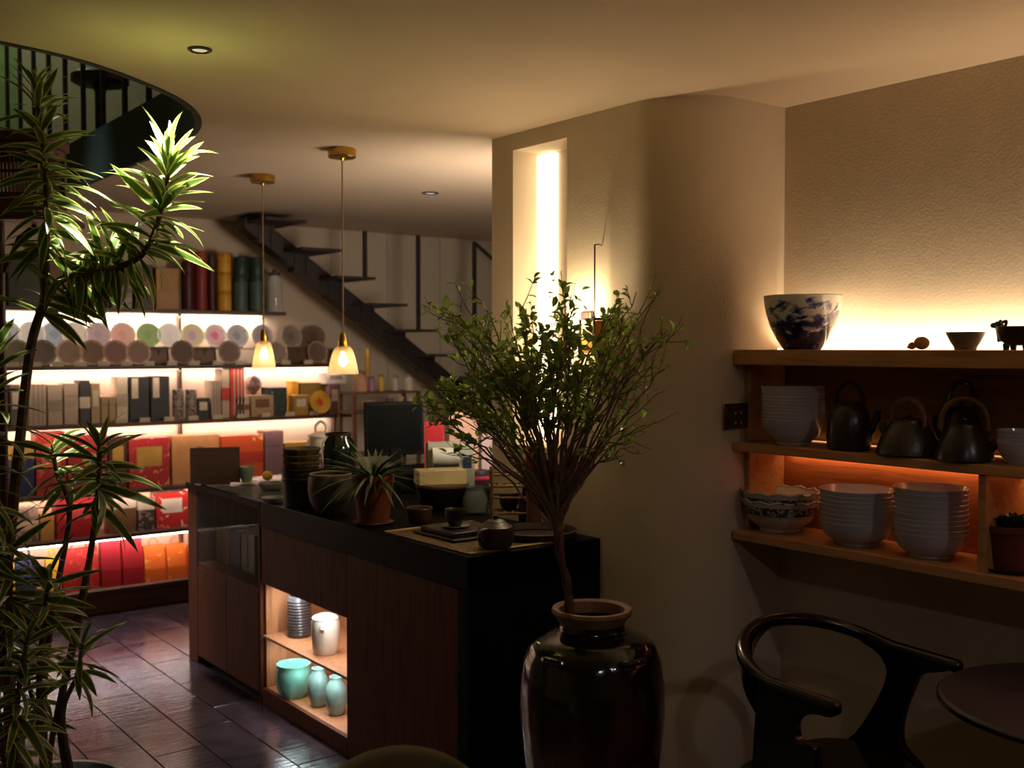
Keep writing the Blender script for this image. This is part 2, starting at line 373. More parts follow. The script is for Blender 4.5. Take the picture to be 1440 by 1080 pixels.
hb = MB().ell((0, 31*s, 35*s), (6*s, 7*s, 6*s)).ell((0, 38*s, 35*s), (4*s, 5*s, 4*s)).tube([(0, 27*s, 12*s), (0, 29*s, 22*s), (0, 30*s, 32*s)], [5*s, 4.5*s, 5*s], 10)
hb.tube(crom([(3*s, 28*s, 39*s), (8*s, 24*s, 41*s), (10*s, 26*s, 35*s), (8*s, 30*s, 33*s)], 4), [2.2*s]*13, 8).tube(crom([(-3*s, 28*s, 39*s), (-8*s, 24*s, 41*s), (-10*s, 26*s, 35*s), (-8*s, 30*s, 33*s)], 4), [2.2*s]*13, 8)
obj('ram_head', hb, bronze, g)
for dx, dy in ((10, 14), (-10, 14), (10, -14), (-10, -14)):
    obj('foot', MB().tube([(dx*s, dy*s, 0), (dx*s, dy*s, 9*s)], [4*s, 5*s], 10), bronze, g)

# stacks of bowls
bowlm = pm('bowl_glaze', srgb(178, 174, 180), .22, var=.06, scale=20, coat=.3)
bowlm2 = patt('bowl_painted', srgb(178, 172, 166), srgb(70, 74, 92), 60, .6, .22)
def bowl_mesh(r, h, ft, mat, name, lip=.0):
    return MB().lathe([(0, .004), (ft*.9, .003), (ft, 0), (ft*1.06, .002), (ft*1.1, h*.12), (r*.80, h*.34), (r*.93, h*.62), (r*.985, h*.9), (r*1.0, h*.985), (r*.985, h), (r*.96, h*.9), (r*.88, h*.56), (r*.70, h*.3), (ft*.8, h*.17), (0, h*.15)], 40).mesh(name, mat)
def stack(px, y0, y1, wpx, zs, X, n, h, nm, where, group, mat, wob, seedv):
    p = onshelf(px, zs, X); s = mpp(p); r = wpx * s / 2; tot = (y1 - y0) * s
    dz = (tot - h) / (n - 1); me = bowl_mesh(r, h, r * .52, mat, nm); rg = random.Random(seedv)
    for k in range(n):
        o = link(nm, me, None, (p.x + rg.uniform(-wob, wob), p.y + rg.uniform(-wob, wob), zs + dz * k), (rg.uniform(-.012, .012), rg.uniform(-.012, .012), rg.uniform(0, 6)))
        if k == 0: o.rotation_euler = (0, 0, 0)
        pos = 'topmost' if k == n - 1 else ('bottom one' if k == 0 else ORD[k] + ' from the bottom')
        tag(o, where % pos, 'bowl', group)
stack(1115, 541, 624, 88, SH_M, 2.81, 11, .085, 'soup_bowl', 'white soup bowl, %s in the stack beside the brown sign', 'white bowls by the sign', bowlm, .0008, 1)
stack(1206, 690, 769, 104, SH_B, 2.83, 8, .075, 'rice_bowl', 'white rice bowl, %s in the middle stack on the lowest shelf', 'white bowls in the middle stack', bowlm, .001, 2)
stack(1310, 688, 787, 102, SH_B, 2.83, 10, .075, 'rice_bowl', 'white rice bowl, %s in the stack next to the shelf divider', 'white bowls by the divider', bowlm, .001, 3)
stack(1436, 603, 652, 64, SH_M, 2.81, 4, .06, 'small_bowl', 'pale small bowl, %s in the stack right of the dark teapots', 'pale bowls at the right edge', bowlm, .001, 4)
# two painted bowls, nested
p = onshelf(1098, SH_B, 2.84); s = mpp(p); r = 53 * s
me = bowl_mesh(r, .105, r * .5, pm('bowl_cream', srgb(186, 180, 170), .25, var=.06), 'painted_bowl')
for k in range(2):
    g = thing('painted_bowl', 'scalloped bowl with a dark painted rim, %s of the pair' % ('lower one' if k == 0 else 'upper one'), 'bowl', (p.x, p.y, SH_B + .028 * k), .5 * k, 'painted bowls')
    link('bowl_body', me, g)
    vs = MB(); n = 48
    pts = [(r * 1.0 * math.cos(a), r * 1.0 * math.sin(a), .104 + .004 * math.sin(12 * a)) for a in [2*math.pi*i/n for i in range(n)]]
    vs.tube(pts + [pts[0]], .004, 6, False); obj('scalloped_rim', vs, bowlm2, g)
    vs = MB().lathe([(r*.90, .066), (r*.915, .067), (r*.965, .088), (r*.96, .0885), (r*.895, .066)], 40); 
    vs2 = MB().lathe([(r*.955, .062), (r*.985, .088), (r*.99, .0885), (r*.958, .0615)], 40); obj('painted_band', vs2, patt('band_print', srgb(150, 146, 140), srgb(44, 40, 46), 48, .47), g)

# teapots
iron = pm('dark_stoneware', srgb(58, 50, 40), .32, var=.35, scale=16, bump=.15, bscale=90)
iron2 = pm('black_stoneware', srgb(40, 33, 29), .28, var=.3, scale=16)
brownlacq = pm('brown_lacquer', srgb(58, 34, 20), .22, var=.2)
cane = pm('cane_handle', srgb(112, 74, 40), .45, var=.3, scale=60)
def teapot(px, zs, X, wpx, hpx, label, mat, hmat, top_px, spout=1, tall=False, rz=0., knob=True, hw=.78):
    p = onshelf(px, zs, X); s = mpp(p); r = wpx * s / 2; h = hpx * s; t = top_px * s
    g = thing('teapot', label, 'teapot', p, rz)
    if tall: prof = [(0, 0), (r*.86, 0), (r*.95, h*.04), (r, h*.25), (r*.98, h*.55), (r*.88, h*.8), (r*.7, h*.92), (r*.62, h*.96), (r*.62, h), (r*.5, h), (r*.5, h*.9), (0, h*.9)]
    else: prof = [(0, 0), (r*.9, 0), (r, h*.06), (r*.98, h*.2), (r*.86, h*.5), (r*.68, h*.8), (r*.56, h*.93), (r*.55, h), (r*.46, h), (r*.46, h*.94), (0, h*.94)]
    obj('body', MB().lathe(prof, 40), mat, g)
    k = r * (.6 if tall else .5)
    lid_ = obj('lid', MB().lathe([(0, h*1.06), (k*.5, h*1.05), (k*.95, h*1.005), (k, h*.975), (0, h*.975)], 32), mat, g)
    if knob: obj('lid_knob', MB().lathe([(0, h*1.19), (r*.1, h*1.17), (r*.12, h*1.12), (r*.07, h*1.07), (0, h*1.05)], 16), mat, lid_)
    # overhead handle
    hp = []
    for i in range(19):
        a = math.pi * i / 18; hp.append((0, -math.cos(a) * r * hw, h * .84 + (t - h * .84) * math.sin(a) ** .75))
    hd_ = obj('handle', MB().tube(hp, [4.2*s] + [3.6*s]*17 + [4.2*s], 10), hmat, g)
    for sgn in (-1, 1): obj('handle_lug', MB().tube([(0, sgn * r * (hw - .06), h * .72), (0, sgn * r * hw, h * .9)], [4*s, 3*s], 8), mat, hd_)
    sp = MB().tube(crom([(0, -spout * r * .8, h * .34), (0, -spout * r * 1.12, h * .58), (0, -spout * r * 1.26, h * .86)], 5), [7*s]*4 + [5.5*s]*4 + [4.2*s]*3, 12)
    obj('spout', sp, mat, g)
    return g
teapot(1194, SH_M, 2.80, 62, 66, 'tall dark brown teapot with a high arched handle beside the white bowls', iron2, brownlacq, 95, 1, True, .5, False, .62)
teapot(1277, SH_M, 2.79, 86, 50, 'low olive brown teapot with a cane handle in the middle of the shelf', iron, cane, 80, -1, False, -.3)
teapot(1356, SH_M, 2.775, 80, 52, 'black squat teapot with a thin arched handle near the shelf front', iron2, cane, 88, 1, False, .4)
teapot(1352, SH_M, 2.915, 70, 66, 'dark teapot with a thick handle standing behind the black squat teapot', iron2, brownlacq, 104, -1, False, 1.2, True, .7)

# succulent in a clay pot, at the right end of the lowest shelf
def leaf_blade(mb, base, d, up, L, wd, n=5, curl=.3, fold=.15):
    d = Vector(d).normalized(); up = Vector(up); side = d.cross(up); side = side.normalized() if side.length > 1e-5 else d.orthogonal().normalized(); nrm = side.cross(d).normalized()
    vs = []; fs = []
    for i in range(n + 1):
        t = i / n; wq = wd * (math.sin(math.pi * (.12 + .88 * t)) ** .8 if t < 1 else 0) * .5
        c = Vector(base) + d * L * t - nrm * curl * L * t * t
        vs += [c - side * wq + nrm * wq * fold, c, c + side * wq + nrm * wq * fold]
    for i in range(n):
        a = i * 3; fs += [(a, a+1, a+4, a+3), (a+1, a+2, a+5, a+4)]
    mb.add(vs, fs)
p = onshelf(1425, SH_B, 2.82); s = mpp(p)
terra = pm('terracotta', srgb(98, 44, 24), .7, var=.2, scale=20, bump=.1)
soil = pm('potting_soil', srgb(40, 30, 22), .95, var=.4, scale=60, bump=.6, bscale=120)
g = thing('potted_succulent', 'green succulent in a brown clay pot right of the shelf divider', 'plant', p)
obj('pot', MB().lathe([(0, 2*s), (24*s, 2*s), (26*s, 4*s), (35*s, 56*s), (38*s, 57*s), (38*s, 66*s), (34*s, 66*s), (33*s, 56*s), (0, 56*s)], 36), terra, g)
obj('saucer', MB().lathe([(0, 0), (34*s, 0), (40*s, 6*s), (38.5*s, 6*s), (33*s, 1.8*s), (0, 1.8*s)], 36), pm('black_saucer', srgb(24, 22, 22), .3), g)
obj('soil', MB().lathe([(0, 60*s), (33.5*s, 58*s), (33*s, 56*s), (0, 56*s)], 24), soil, g)
succ = pm('succulent_green', srgb(64, 96, 52), .4, var=.3, scale=30)
rg = random.Random(3)
for k in range(22):
    a = k * 2.4; el = .35 + .9 * k / 22; mb = MB(); L_ = (34 - 10 * k / 22) * s
    leaf_blade(mb, (0, 0, 0), (math.cos(a)*math.cos(el), math.sin(a)*math.cos(el), math.sin(el)), (0, 0, 1), L_, 15*s, 5, .12, .5)
    obj('leaf', mb, succ, g, (4*s*math.cos(a), 4*s*math.sin(a), 60*s))

# brown sign at the left end of the shelf
p = PY(1022, 568, PYF - .012); q = PY(1073, 600, PYF - .012)
g = thing('hanging_sign', 'small dark brown sign with two rows of light marks beside the bowls', 'sign', ((p.x + q.x) / 2, PYF - .006, q.z))
W_, H_ = (q.x - p.x), (p.z - q.z)
obj('board', MB().box((-W_/2, -.008, 0), (W_/2, .004, H_)), wood('sign_wood', srgb(46, 20, 12), srgb(62, 30, 18), .5, 'X'), g, bev=.0015)
ch = pm('sign_lettering', srgb(210, 185, 165), .6, var=.1)
rg = random.Random(8)
def glyph(cx, cz, sz):
    mb = MB()
    for k in range(3):
        z = cz + sz * (.32 - .32 * k); l = sz * rg.uniform(.28, .46); mb.box((cx - l, -.0092, z - sz*.05), (cx + l, -.0078, z + sz*.05))
    for k in range(2):
        x = cx + sz * rg.uniform(-.3, .3); mb.box((x - sz*.05, -.0092, cz - sz*.45), (x + sz*.05, -.0078, cz + sz*.42))
    return mb
for rz_, sz in ((.62, .011), (.24, .010)):
    for cx in (-.28, -.13, .17, .34): obj('character', glyph(cx * W_, rz_ * H_, sz), ch, g)

# ------------------------------------------------------------------ shop counter
XC = 1.94; YC0 = 2.755; YCM = 4.32; YC1 = 5.19; HC = .888
counter_wood = wood('counter_walnut', srgb(64, 28, 9), srgb(98, 47, 18), .6, 'Z', 3)
counter_wood.node_tree.nodes['Principled BSDF'].inputs['Specular IOR Level'].default_value = .2
niche_wood = wood('niche_oak', srgb(160, 100, 62), srgb(196, 134, 90), .45, 'Z', 3)
black = pm('black_stone', srgb(12, 12, 12), .5, var=.3, scale=40, spec=.08)
black2 = pm('black_panel', srgb(14, 14, 14), .65, var=.2, spec=.12)
cn = thing('shop_counter', 'long walnut shop counter with a thick black top and a lit niche', 'counter', (XC, YC0, 0))
XB = 2.50
wbox(cn, 'worktop', (XC - .006, YC0 - .004, HC - .112), (XB, YCM, HC), black, .004)
wbox(cn, 'end_panel', (XC - .004, YC0 - .002, 0), (XB, YC0 + .06, HC - .1125), black2, .003)
CNZ0, CNZ1, CNY = .07, .53, 3.56
wbox(cn, 'front_panel', (XC, YC0 + .0605, .0), (XC + .02, CNY, HC - .113), counter_wood)
wbox(cn, 'front_panel', (XC, CNY + .001, CNZ1), (XC + .02, YCM, HC - .113), counter_wood)
wbox(cn, 'plinth', (XC, CNY + .001, 0), (XC + .02, YCM, CNZ0), counter_wood)
wbox(cn, 'niche_floor', (XC + .0205, CNY, CNZ0 - .015), (XC + .36, YCM, CNZ0), niche_wood)
wbox(cn, 'niche_shelf', (XC + .004, CNY + .001, .290), (XC + .34, YCM - .001, .302), niche_wood)
wbox(cn, 'niche_back', (XC + .345, CNY, CNZ0), (XC + .36, YCM, CNZ1), niche_wood)
wbox(cn, 'niche_side', (XC + .0205, CNY - .018, CNZ0), (XC + .36, CNY, CNZ1), niche_wood)
wbox(cn, 'niche_side', (XC + .0205, YCM, CNZ0), (XC + .36, YCM + .018, CNZ1), niche_wood)
wbox(cn, 'niche_top', (XC + .0205, CNY, CNZ1), (XC + .36, YCM, CNZ1 + .015), niche_wood)
wbox(cn, 'light_tape', (XC + .03, CNY + .05, CNZ1 - .008), (XC + .05, YCM - .05, CNZ1 - .001), emis('tape_counter', (.86, .95, 1), 8), 0)
wbox(cn, 'light_tape', (XC + .03, CNY + .05, .282), (XC + .045, YCM - .05, .289), emis('tape_counter', (.86, .95, 1), 8), 0)
lamp('niche_light', 'AREA', (XC + .06, (CNY + YCM) / 2, CNZ1 - .012), 2.4, COOL, cn, (.25, 0, -1), shape='RECTANGLE', size=.62, size_y=.02)
lamp('niche_light', 'AREA', (XC + .06, (CNY + YCM) / 2, .280), 1.6, COOL, cn, (.25, 0, -1), shape='RECTANGLE', size=.62, size_y=.02)
wbox(cn, 'back_panel', (XB - .02, YC0 + .06, 0), (XB, YCM, HC - .113), black2)
# side extension of the worktop beyond the pillar
bc = thing('back_counter', 'dark back counter standing behind the shop counter beyond the pillar', 'counter', (2.7, 4.2, 0))
wbox(bc, 'worktop', (XB + .004, 3.42, HC - .04), (3.4, YC1, HC), black, .003)
wbox(bc, 'body', (XB + .03, 3.44, .06), (3.38, YC1 - .02, HC - .0405), black2, .002)
wbox(bc, 'plinth', (XB + .06, 3.47, 0), (3.35, YC1 - .05, .0595), black2, 0)
# display cabinet at the far end
dc = thing('display_cabinet', 'walnut display cabinet with a glass top at the far end of the counter', 'cabinet', (XC, YCM, 0))
HD = HC - .004
wbox(dc, 'side_panel', (XC, YC1 - .12, .0), (XB, YC1, HD - .018), counter_wood, .003)
wbox(dc, 'side_panel', (XC + .001, YCM + .019, 0), (XB, YCM + .034, HD - .018), counter_wood)
wbox(dc, 'glass_top', (XC - .004, YCM + .002, HD - .017), (XB, YC1 + .004, HD), glass('case_glass', (.3, .33, .32), .08, .5), .001)
wbox(dc, 'top_frame', (XC - .008, YCM + .002, HD - .03), (XC + .02, YC1 + .004, HD + .002), black, .002)
sz = .50
wbox(dc, 'shelf', (XC + .004, YCM + .0345, sz - .018), (XB - .02, YC1 - .1205, sz), counter_wood)
wbox(dc, 'back_panel', (XB - .018, YCM + .0345, .05), (XB, YC1 - .1205, HD - .018), counter_wood)
ym = (YCM + .035 + YC1 - .12) / 2
for a, b_ in ((YCM + .036, ym - .002), (ym + .002, YC1 - .122)):
    d_ = wbox(dc, 'door', (XC, a, .04), (XC + .018, b_, sz - .0185), counter_wood)
wbox(dc, 'plinth', (XC + .04, YCM + .036, 0), (XC + .055, YC1 - .121, .0395), black2)
wbox(dc, 'glass_front', (XC + .001, YCM + .0345, sz), (XC + .005, YC1 - .1205, HD - .031), glass('case_front_glass', (.9, .9, .9), .05, .96), 0)
# ------------------------------------------------------------------ glazed jar with the leafy tree
JX, JY = 1.94, 2.17
JD = dep((JX, JY)); js = JD / FPX
def jz(y): return EYE - (y - 490) * js
def jar_glaze():
    m, nt, b = new_mat('jar_glaze'); L = nt.links
    tc = nt.nodes.new('ShaderNodeTexCoord'); sp = nt.nodes.new('ShaderNodeSeparateXYZ'); L.new(tc.outputs['Object'], sp.inputs[0])
    n = nt.nodes.new('ShaderNodeTexNoise'); n.inputs['Scale'].default_value = 9; n.inputs['Detail'].default_value = 5; n.inputs['Distortion'].default_value = .8
    mp = nt.nodes.new('ShaderNodeMapping'); mp.inputs['Scale'].default_value = (1, 1, .35); L.new(tc.outputs['Object'], mp.inputs[0]); L.new(mp.outputs[0], n.inputs['Vector'])
    mr = nt.nodes.new('ShaderNodeMapRange'); mr.inputs['From Min'].default_value = .45; mr.inputs['From Max'].default_value = .75; mr.inputs['To Min'].default_value = -.25; mr.inputs['To Max'].default_value = .3; L.new(sp.outputs['Z'], mr.inputs[0])
    ad = nt.nodes.new('ShaderNodeMath'); ad.operation = 'ADD'; L.new(n.outputs['Fac'], ad.inputs[0]); L.new(mr.outputs[0], ad.inputs[1])
    r = ramp(nt, [(.35, srgb(64, 34, 20)), (.5, srgb(40, 22, 14)), (.62, srgb(14, 18, 12))]); L.new(ad.outputs[0], r.inputs[0]); L.new(r.outputs[0], b.inputs['Base Color'])
    b.inputs['Roughness'].default_value = .12; b.inputs['Coat Weight'].default_value = .5; b.inputs['Coat Roughness'].default_value = .05
    n2 = nt.nodes.new('ShaderNodeTexNoise'); n2.inputs['Scale'].default_value = 11; L.new(tc.outputs['Object'], n2.inputs['Vector'])
    bp = nt.nodes.new('ShaderNodeBump'); bp.inputs['Strength'].default_value = .55; bp.inputs['Distance'].default_value = .01; L.new(n2.outputs['Fac'], bp.inputs['Height']); L.new(bp.outputs[0], b.inputs['Normal'])
    return m
g = thing('glazed_jar', 'tall dark brown glazed jar with a bare clay rim holding the tree', 'jar', (JX, JY, 0))
prof = [(0, 0), (.115, 0), (.12, .01), (.135, .1), (.165, .27), (.188, .42), (.2, .55), (.199, jz(965)), (.19, jz(930)), (.174, jz(908)), (.15, jz(898)), (.12, jz(893)), (.098, jz(889)), (.092, jz(884)), (.091, jz(876))]
inn = [(.086, jz(874)), (.083, jz(890)), (.1, jz(905)), (.16, jz(940)), (.17, .6), (.12, .45), (0, .45)]
obj('jar_body', MB().lathe(prof + inn, 56), jar_glaze(), g)
rim = [(.0905, jz(877)), (.096, jz(871)), (.108, jz(865)), (.111, jz(861)), (.108, jz(857)), (.1, jz(856)), (.09, jz(859)), (.0862, jz(868)), (.0855, jz(875))]
obj('clay_rim', MB().lathe(rim, 56), pm('bare_clay', srgb(128, 92, 62), .7, var=.25, scale=30, bump=.15), g)
obj('neck_ring', MB().lathe([(.0915, jz(885)), (.1, jz(887)), (.1, jz(890)), (.093, jz(892))], 56), jar_glaze(), g)
for k in range(4):
    a = -2.29 + (-.62, .62, 2.5, 3.7)[k]; c, s_ = math.cos(a), math.sin(a)
    pts = []
    for i in range(7):
        t = math.pi * i / 6; rad = .172 + .014 * math.sin(t); o_ = -.035 * math.cos(t); zz = jz(917) + .004 * math.sin(t)
        pts.append((c * rad - s_ * o_, s_ * rad + c * o_, zz + .006))
    obj('lug', MB().tube(pts, [.009] * 7, 8), jar_glaze(), g)
obj('soil', MB().lathe([(0, .62), (.1, .615), (.168, .605), (.16, .59), (0, .59)], 28), soil, g)

bark = pm('tree_bark', srgb(86, 58, 38), .85, var=.35, scale=30, bump=.5, bscale=80, stretch=(1, 1, .2))
twigm = pm('twig_bark', srgb(120, 94, 68), .8, var=.3, scale=40)
def leaf_mat(name, c1, c2, trans=.35):
    m, nt, b = new_mat(name); L = nt.links; out = nt.nodes['Material Output']
    tc = nt.nodes.new('ShaderNodeTexCoord'); n = nt.nodes.new('ShaderNodeTexNoise'); n.inputs['Scale'].default_value = 18; L.new(tc.outputs['Object'], n.inputs['Vector'])
    r = ramp(nt, [(.32, c1), (.68, c2)]); L.new(n.outputs['Fac'], r.inputs[0]); L.new(r.outputs[0], b.inputs['Base Color']); b.inputs['Roughness'].default_value = .38
    t = nt.nodes.new('ShaderNodeBsdfTranslucent'); L.new(r.outputs[0], t.inputs[0]); mx = nt.nodes.new('ShaderNodeMixShader'); mx.inputs[0].default_value = trans
    L.new(b.outputs[0], mx.inputs[1]); L.new(t.outputs[0], mx.inputs[2]); L.new(mx.outputs[0], out.inputs['Surface'])
    return m
tree = thing('jar_tree', 'slender leafy tree with many fine branches growing from the glazed jar', 'tree', (JX, JY, .6))
rg = random.Random(21)
def TP(px, py, dd=0): return PD(px, py, JD + dd)
# twin twisting trunk
tr = MB()
base = Vector((JX - .03, JY + .045, .6))
t1 = crom([base, TP(803, 862), TP(796, 820, .01), TP(790, 785, -.005), TP(788, 745, 0), TP(782, 700, .02)], 5)
t2 = crom([base + Vector((.012, .01, 0)), TP(799, 860, .015), TP(799, 815, -.01), TP(785, 780, .012), TP(781, 740, -.01), TP(772, 700, -.02)], 5)
tr.tube(t1, [.0125 - .006 * i / len(t1) for i in range(len(t1))], 10); tr.tube(t2, [.0115 - .006 * i / len(t2) for i in range(len(t2))], 10)
obj('trunk', tr.xf(Matrix.Translation(-tree.location)), bark, tree)
brs = MB(); lvs = MB()
def tleaf(p, d, L, wd):
    d = d.normalized(); up = Vector((rg.gauss(0, .5), rg.gauss(0, .5), 1)); sd = d.cross(up)
    if sd.length < .01: return
    sd.normalize(); nr = sd.cross(d)
    vs = [p, p + d*L*.3 - sd*wd*.42 + nr*.12*wd, p + d*L*.65 - sd*wd*.4 + nr*.1*wd, p + d*L - nr*.15*L, p + d*L*.65 + sd*wd*.4 + nr*.1*wd, p + d*L*.3 + sd*wd*.42 + nr*.12*wd, p + d*L*.5]
    lvs.add(vs, [(0, 1, 6), (1, 2, 6), (2, 3, 6), (3, 4, 6), (4, 5, 6), (5, 0, 6)])
# crown: (pixel, depth offset, leafiness)
tips = []
def region(n, x0, x1, y0, y1, leaf, dd=.3):
    for _ in range(n): tips.append((rg.uniform(x0, x1), rg.uniform(y0, y1), rg.uniform(-dd, dd), leaf))
region(7, 628, 690, 440, 500, 1.0); region(7, 600, 660, 545, 590, .9, .25); region(9, 640, 740, 470, 560, 1.0)
region(9, 700, 800, 432, 505, 1.1); region(6, 720, 820, 470, 560, 1.15); region(8, 800, 890, 430, 520, 1.0)
region(4, 890, 940, 405, 470, .55); region(6, 900, 950, 470, 560, .45); region(3, 860, 900, 600, 630, .4)
region(4, 840, 930, 520, 600, .35); region(4, 630, 720, 580, 650, .4); region(5, 690, 800, 540, 610, .8)
for q in ((790, 402, 0, .8), (803, 415, .1, .6), (626, 445, .1, .8), (930, 408, .05, .5), (948, 470, -.05, .4), (600, 572, .1, .8), (664, 410, .25, .5), (655, 432, .3, .5), (892, 628, -.05, .5), (860, 432, .1, .6)): tips.append(q)
for (x, y, dd, leaf) in tips:
    tip = TP(x, y, dd)
    src = t1 if rg.random() < .5 else t2
    st = src[rg.randint(len(src) * 75 // 100, len(src) - 1)]
    L = (tip - st).length
    c = st.lerp(tip, .42) + Vector((rg.gauss(0, .04), rg.gauss(0, .04), .05 + .12 * L)) if y < 560 else st.lerp(tip, .5) + Vector((rg.gauss(0, .03), rg.gauss(0, .03), .06))
    pts = bez(st, c, tip, 12)
    for i in range(3, 12): pts[i] = pts[i] + Vector((rg.gauss(0, .005), rg.gauss(0, .005), rg.gauss(0, .004)))
    brs.tube(pts, [.0042 - .0030 * i / 12 for i in range(13)], 5)
    for k in range(int(4 + 4.5 * leaf)):
        t = rg.uniform(.5, 1); i = min(11, int(t * 12)); p0 = pts[i].lerp(pts[i+1], t * 12 - i)
        out = (pts[i+1] - pts[i]).normalized()
        d = (out * .8 + Vector((rg.gauss(0, .6), rg.gauss(0, .6), rg.gauss(.35, .45)))).normalized(); l = rg.uniform(.04, .105)
        e = p0 + d * l; tw = bez(p0, p0 + d * l * .5 + Vector((0, 0, -.01)), e, 4)
        brs.tube(tw, [.0015, .0014, .0012, .001, .0007], 4)
        for j in range(int(rg.uniform(4, 8) * leaf)):
            u = rg.uniform(.2, 1.0); q = p0.lerp(e, u)
            ld = (d * .6 + Vector((rg.gauss(0, .7), rg.gauss(0, .7), rg.gauss(.1, .5)))).normalized(); ll = rg.uniform(.019, .036)
            tleaf(q, ld, ll, ll * rg.uniform(.5, .68))
obj('branches', brs.xf(Matrix.Translation(-tree.location)), twigm, tree)
lf = obj('foliage', lvs.xf(Matrix.Translation(-tree.location)), leaf_mat('tree_leaf', srgb(96, 124, 46), srgb(160, 182, 88), .52), tree, smooth=False); lf['kind'] = 'stuff'

# ------------------------------------------------------------------ variegated dracaena at the left
def dracaena_mat(name, green, edge_c, dark=1):
    m, nt, b = new_mat(name); L = nt.links; out = nt.nodes['Material Output']
    at = nt.nodes.new('ShaderNodeUVMap'); sp = nt.nodes.new('ShaderNodeSeparateXYZ'); L.new(at.outputs[0], sp.inputs[0])
    n = nt.nodes.new('ShaderNodeTexNoise'); n.inputs['Scale'].default_value = 6; L.new(at.outputs[0], n.inputs['Vector'])
    ab = nt.nodes.new('ShaderNodeMath'); ab.operation = 'SUBTRACT'; ab.inputs[1].default_value = .5; L.new(sp.outputs['X'], ab.inputs[0])
    a2 = nt.nodes.new('ShaderNodeMath'); a2.operation = 'ABSOLUTE'; L.new(ab.outputs[0], a2.inputs[0])
    ns = nt.nodes.new('ShaderNodeMath'); ns.operation = 'MULTIPLY_ADD'; ns.inputs[1].default_value = .12; L.new(n.outputs['Fac'], ns.inputs[0]); L.new(a2.outputs[0], ns.inputs[2])
    r = ramp(nt, [(.0, green), (.37, tuple(1.25 * x for x in green)), (.44, edge_c), (1, edge_c)]); L.new(ns.outputs[0], r.inputs[0])
    L.new(r.outputs[0], b.inputs['Base Color']); b.inputs['Roughness'].default_value = .4
    t = nt.nodes.new('ShaderNodeBsdfTranslucent'); L.new(r.outputs[0], t.inputs[0]); mx = nt.nodes.new('ShaderNodeMixShader'); mx.inputs[0].default_value = .3
    L.new(b.outputs[0], mx.inputs[1]); L.new(t.outputs[0], mx.inputs[2]); L.new(mx.outputs[0], out.inputs['Surface'])
    return m
drac = dracaena_mat('variegated_leaf', srgb(62, 88, 32), srgb(200, 194, 108))
def blade_mesh(L, wd, arch, name):
    n = 8; vs = []; fs = []; uvs = []
    for i in range(n + 1):
        t = i / n; wq = wd * .5 * (min(1, .35 + 2.2 * t) * (1 - t ** 3.2) + .01)
        th = arch * t  # leaf bends down along its length
        x = L * (math.sin(th) / arch if arch > .01 else t); z = -L * ((1 - math.cos(th)) / arch if arch > .01 else 0)
        for k, (s_, h) in enumerate(((-1, .14), (-.5, .05), (0, 0), (.5, .05), (1, .14))):
            vs.append((x, s_ * wq, z + h * wq)); uvs.append(((s_ + 1) / 2, t))
    for i in range(n):
        for k in range(4): a = i * 5 + k; fs.append((a, a + 1, a + 6, a + 5))
    me = bpy.data.meshes.new(name); me.from_pydata(vs, [], fs); me.materials.append(drac)
    ul = me.uv_layers.new(name='UVMap')
    for lp in me.loops: ul.data[lp.index].uv = uvs[lp.vertex_index]
    me.shade_smooth(); return me
blades = [blade_mesh(.165, .029, a, 'leaf') for a in (.25, .5, .8, 1.1)] + [blade_mesh(.135, .026, a, 'leaf') for a in (.4, .9)] + [blade_mesh(.19, .030, a, 'leaf') for a in (.45, .9)]
NLEAF = [0]; XTRA = MB(); XUV = []
DX, DY = .74, 3.02
dr = thing('potted_dracaena', 'tall variegated dracaena with arching striped leaves at the left edge', 'plant', (DX, DY, 0))
cem = pm('cement_pot', srgb(88, 82, 76), .8, var=.2, bump=.2)
obj('pot', MB().lathe([(0, 0), (.15, 0), (.16, .01), (.2, .33), (.205, .36), (.19, .36), (.185, .31), (0, .31)], 40), cem, dr)
obj('soil', MB().lathe([(0, .335), (.187, .325), (.185, .31), (0, .31)], 28), soil, dr)
stemm = pm('dracaena_stem', srgb(92, 72, 54), .85, var=.3, scale=25, bump=.5, bscale=60, stretch=(.3, .3, 2))
DL = 2.85
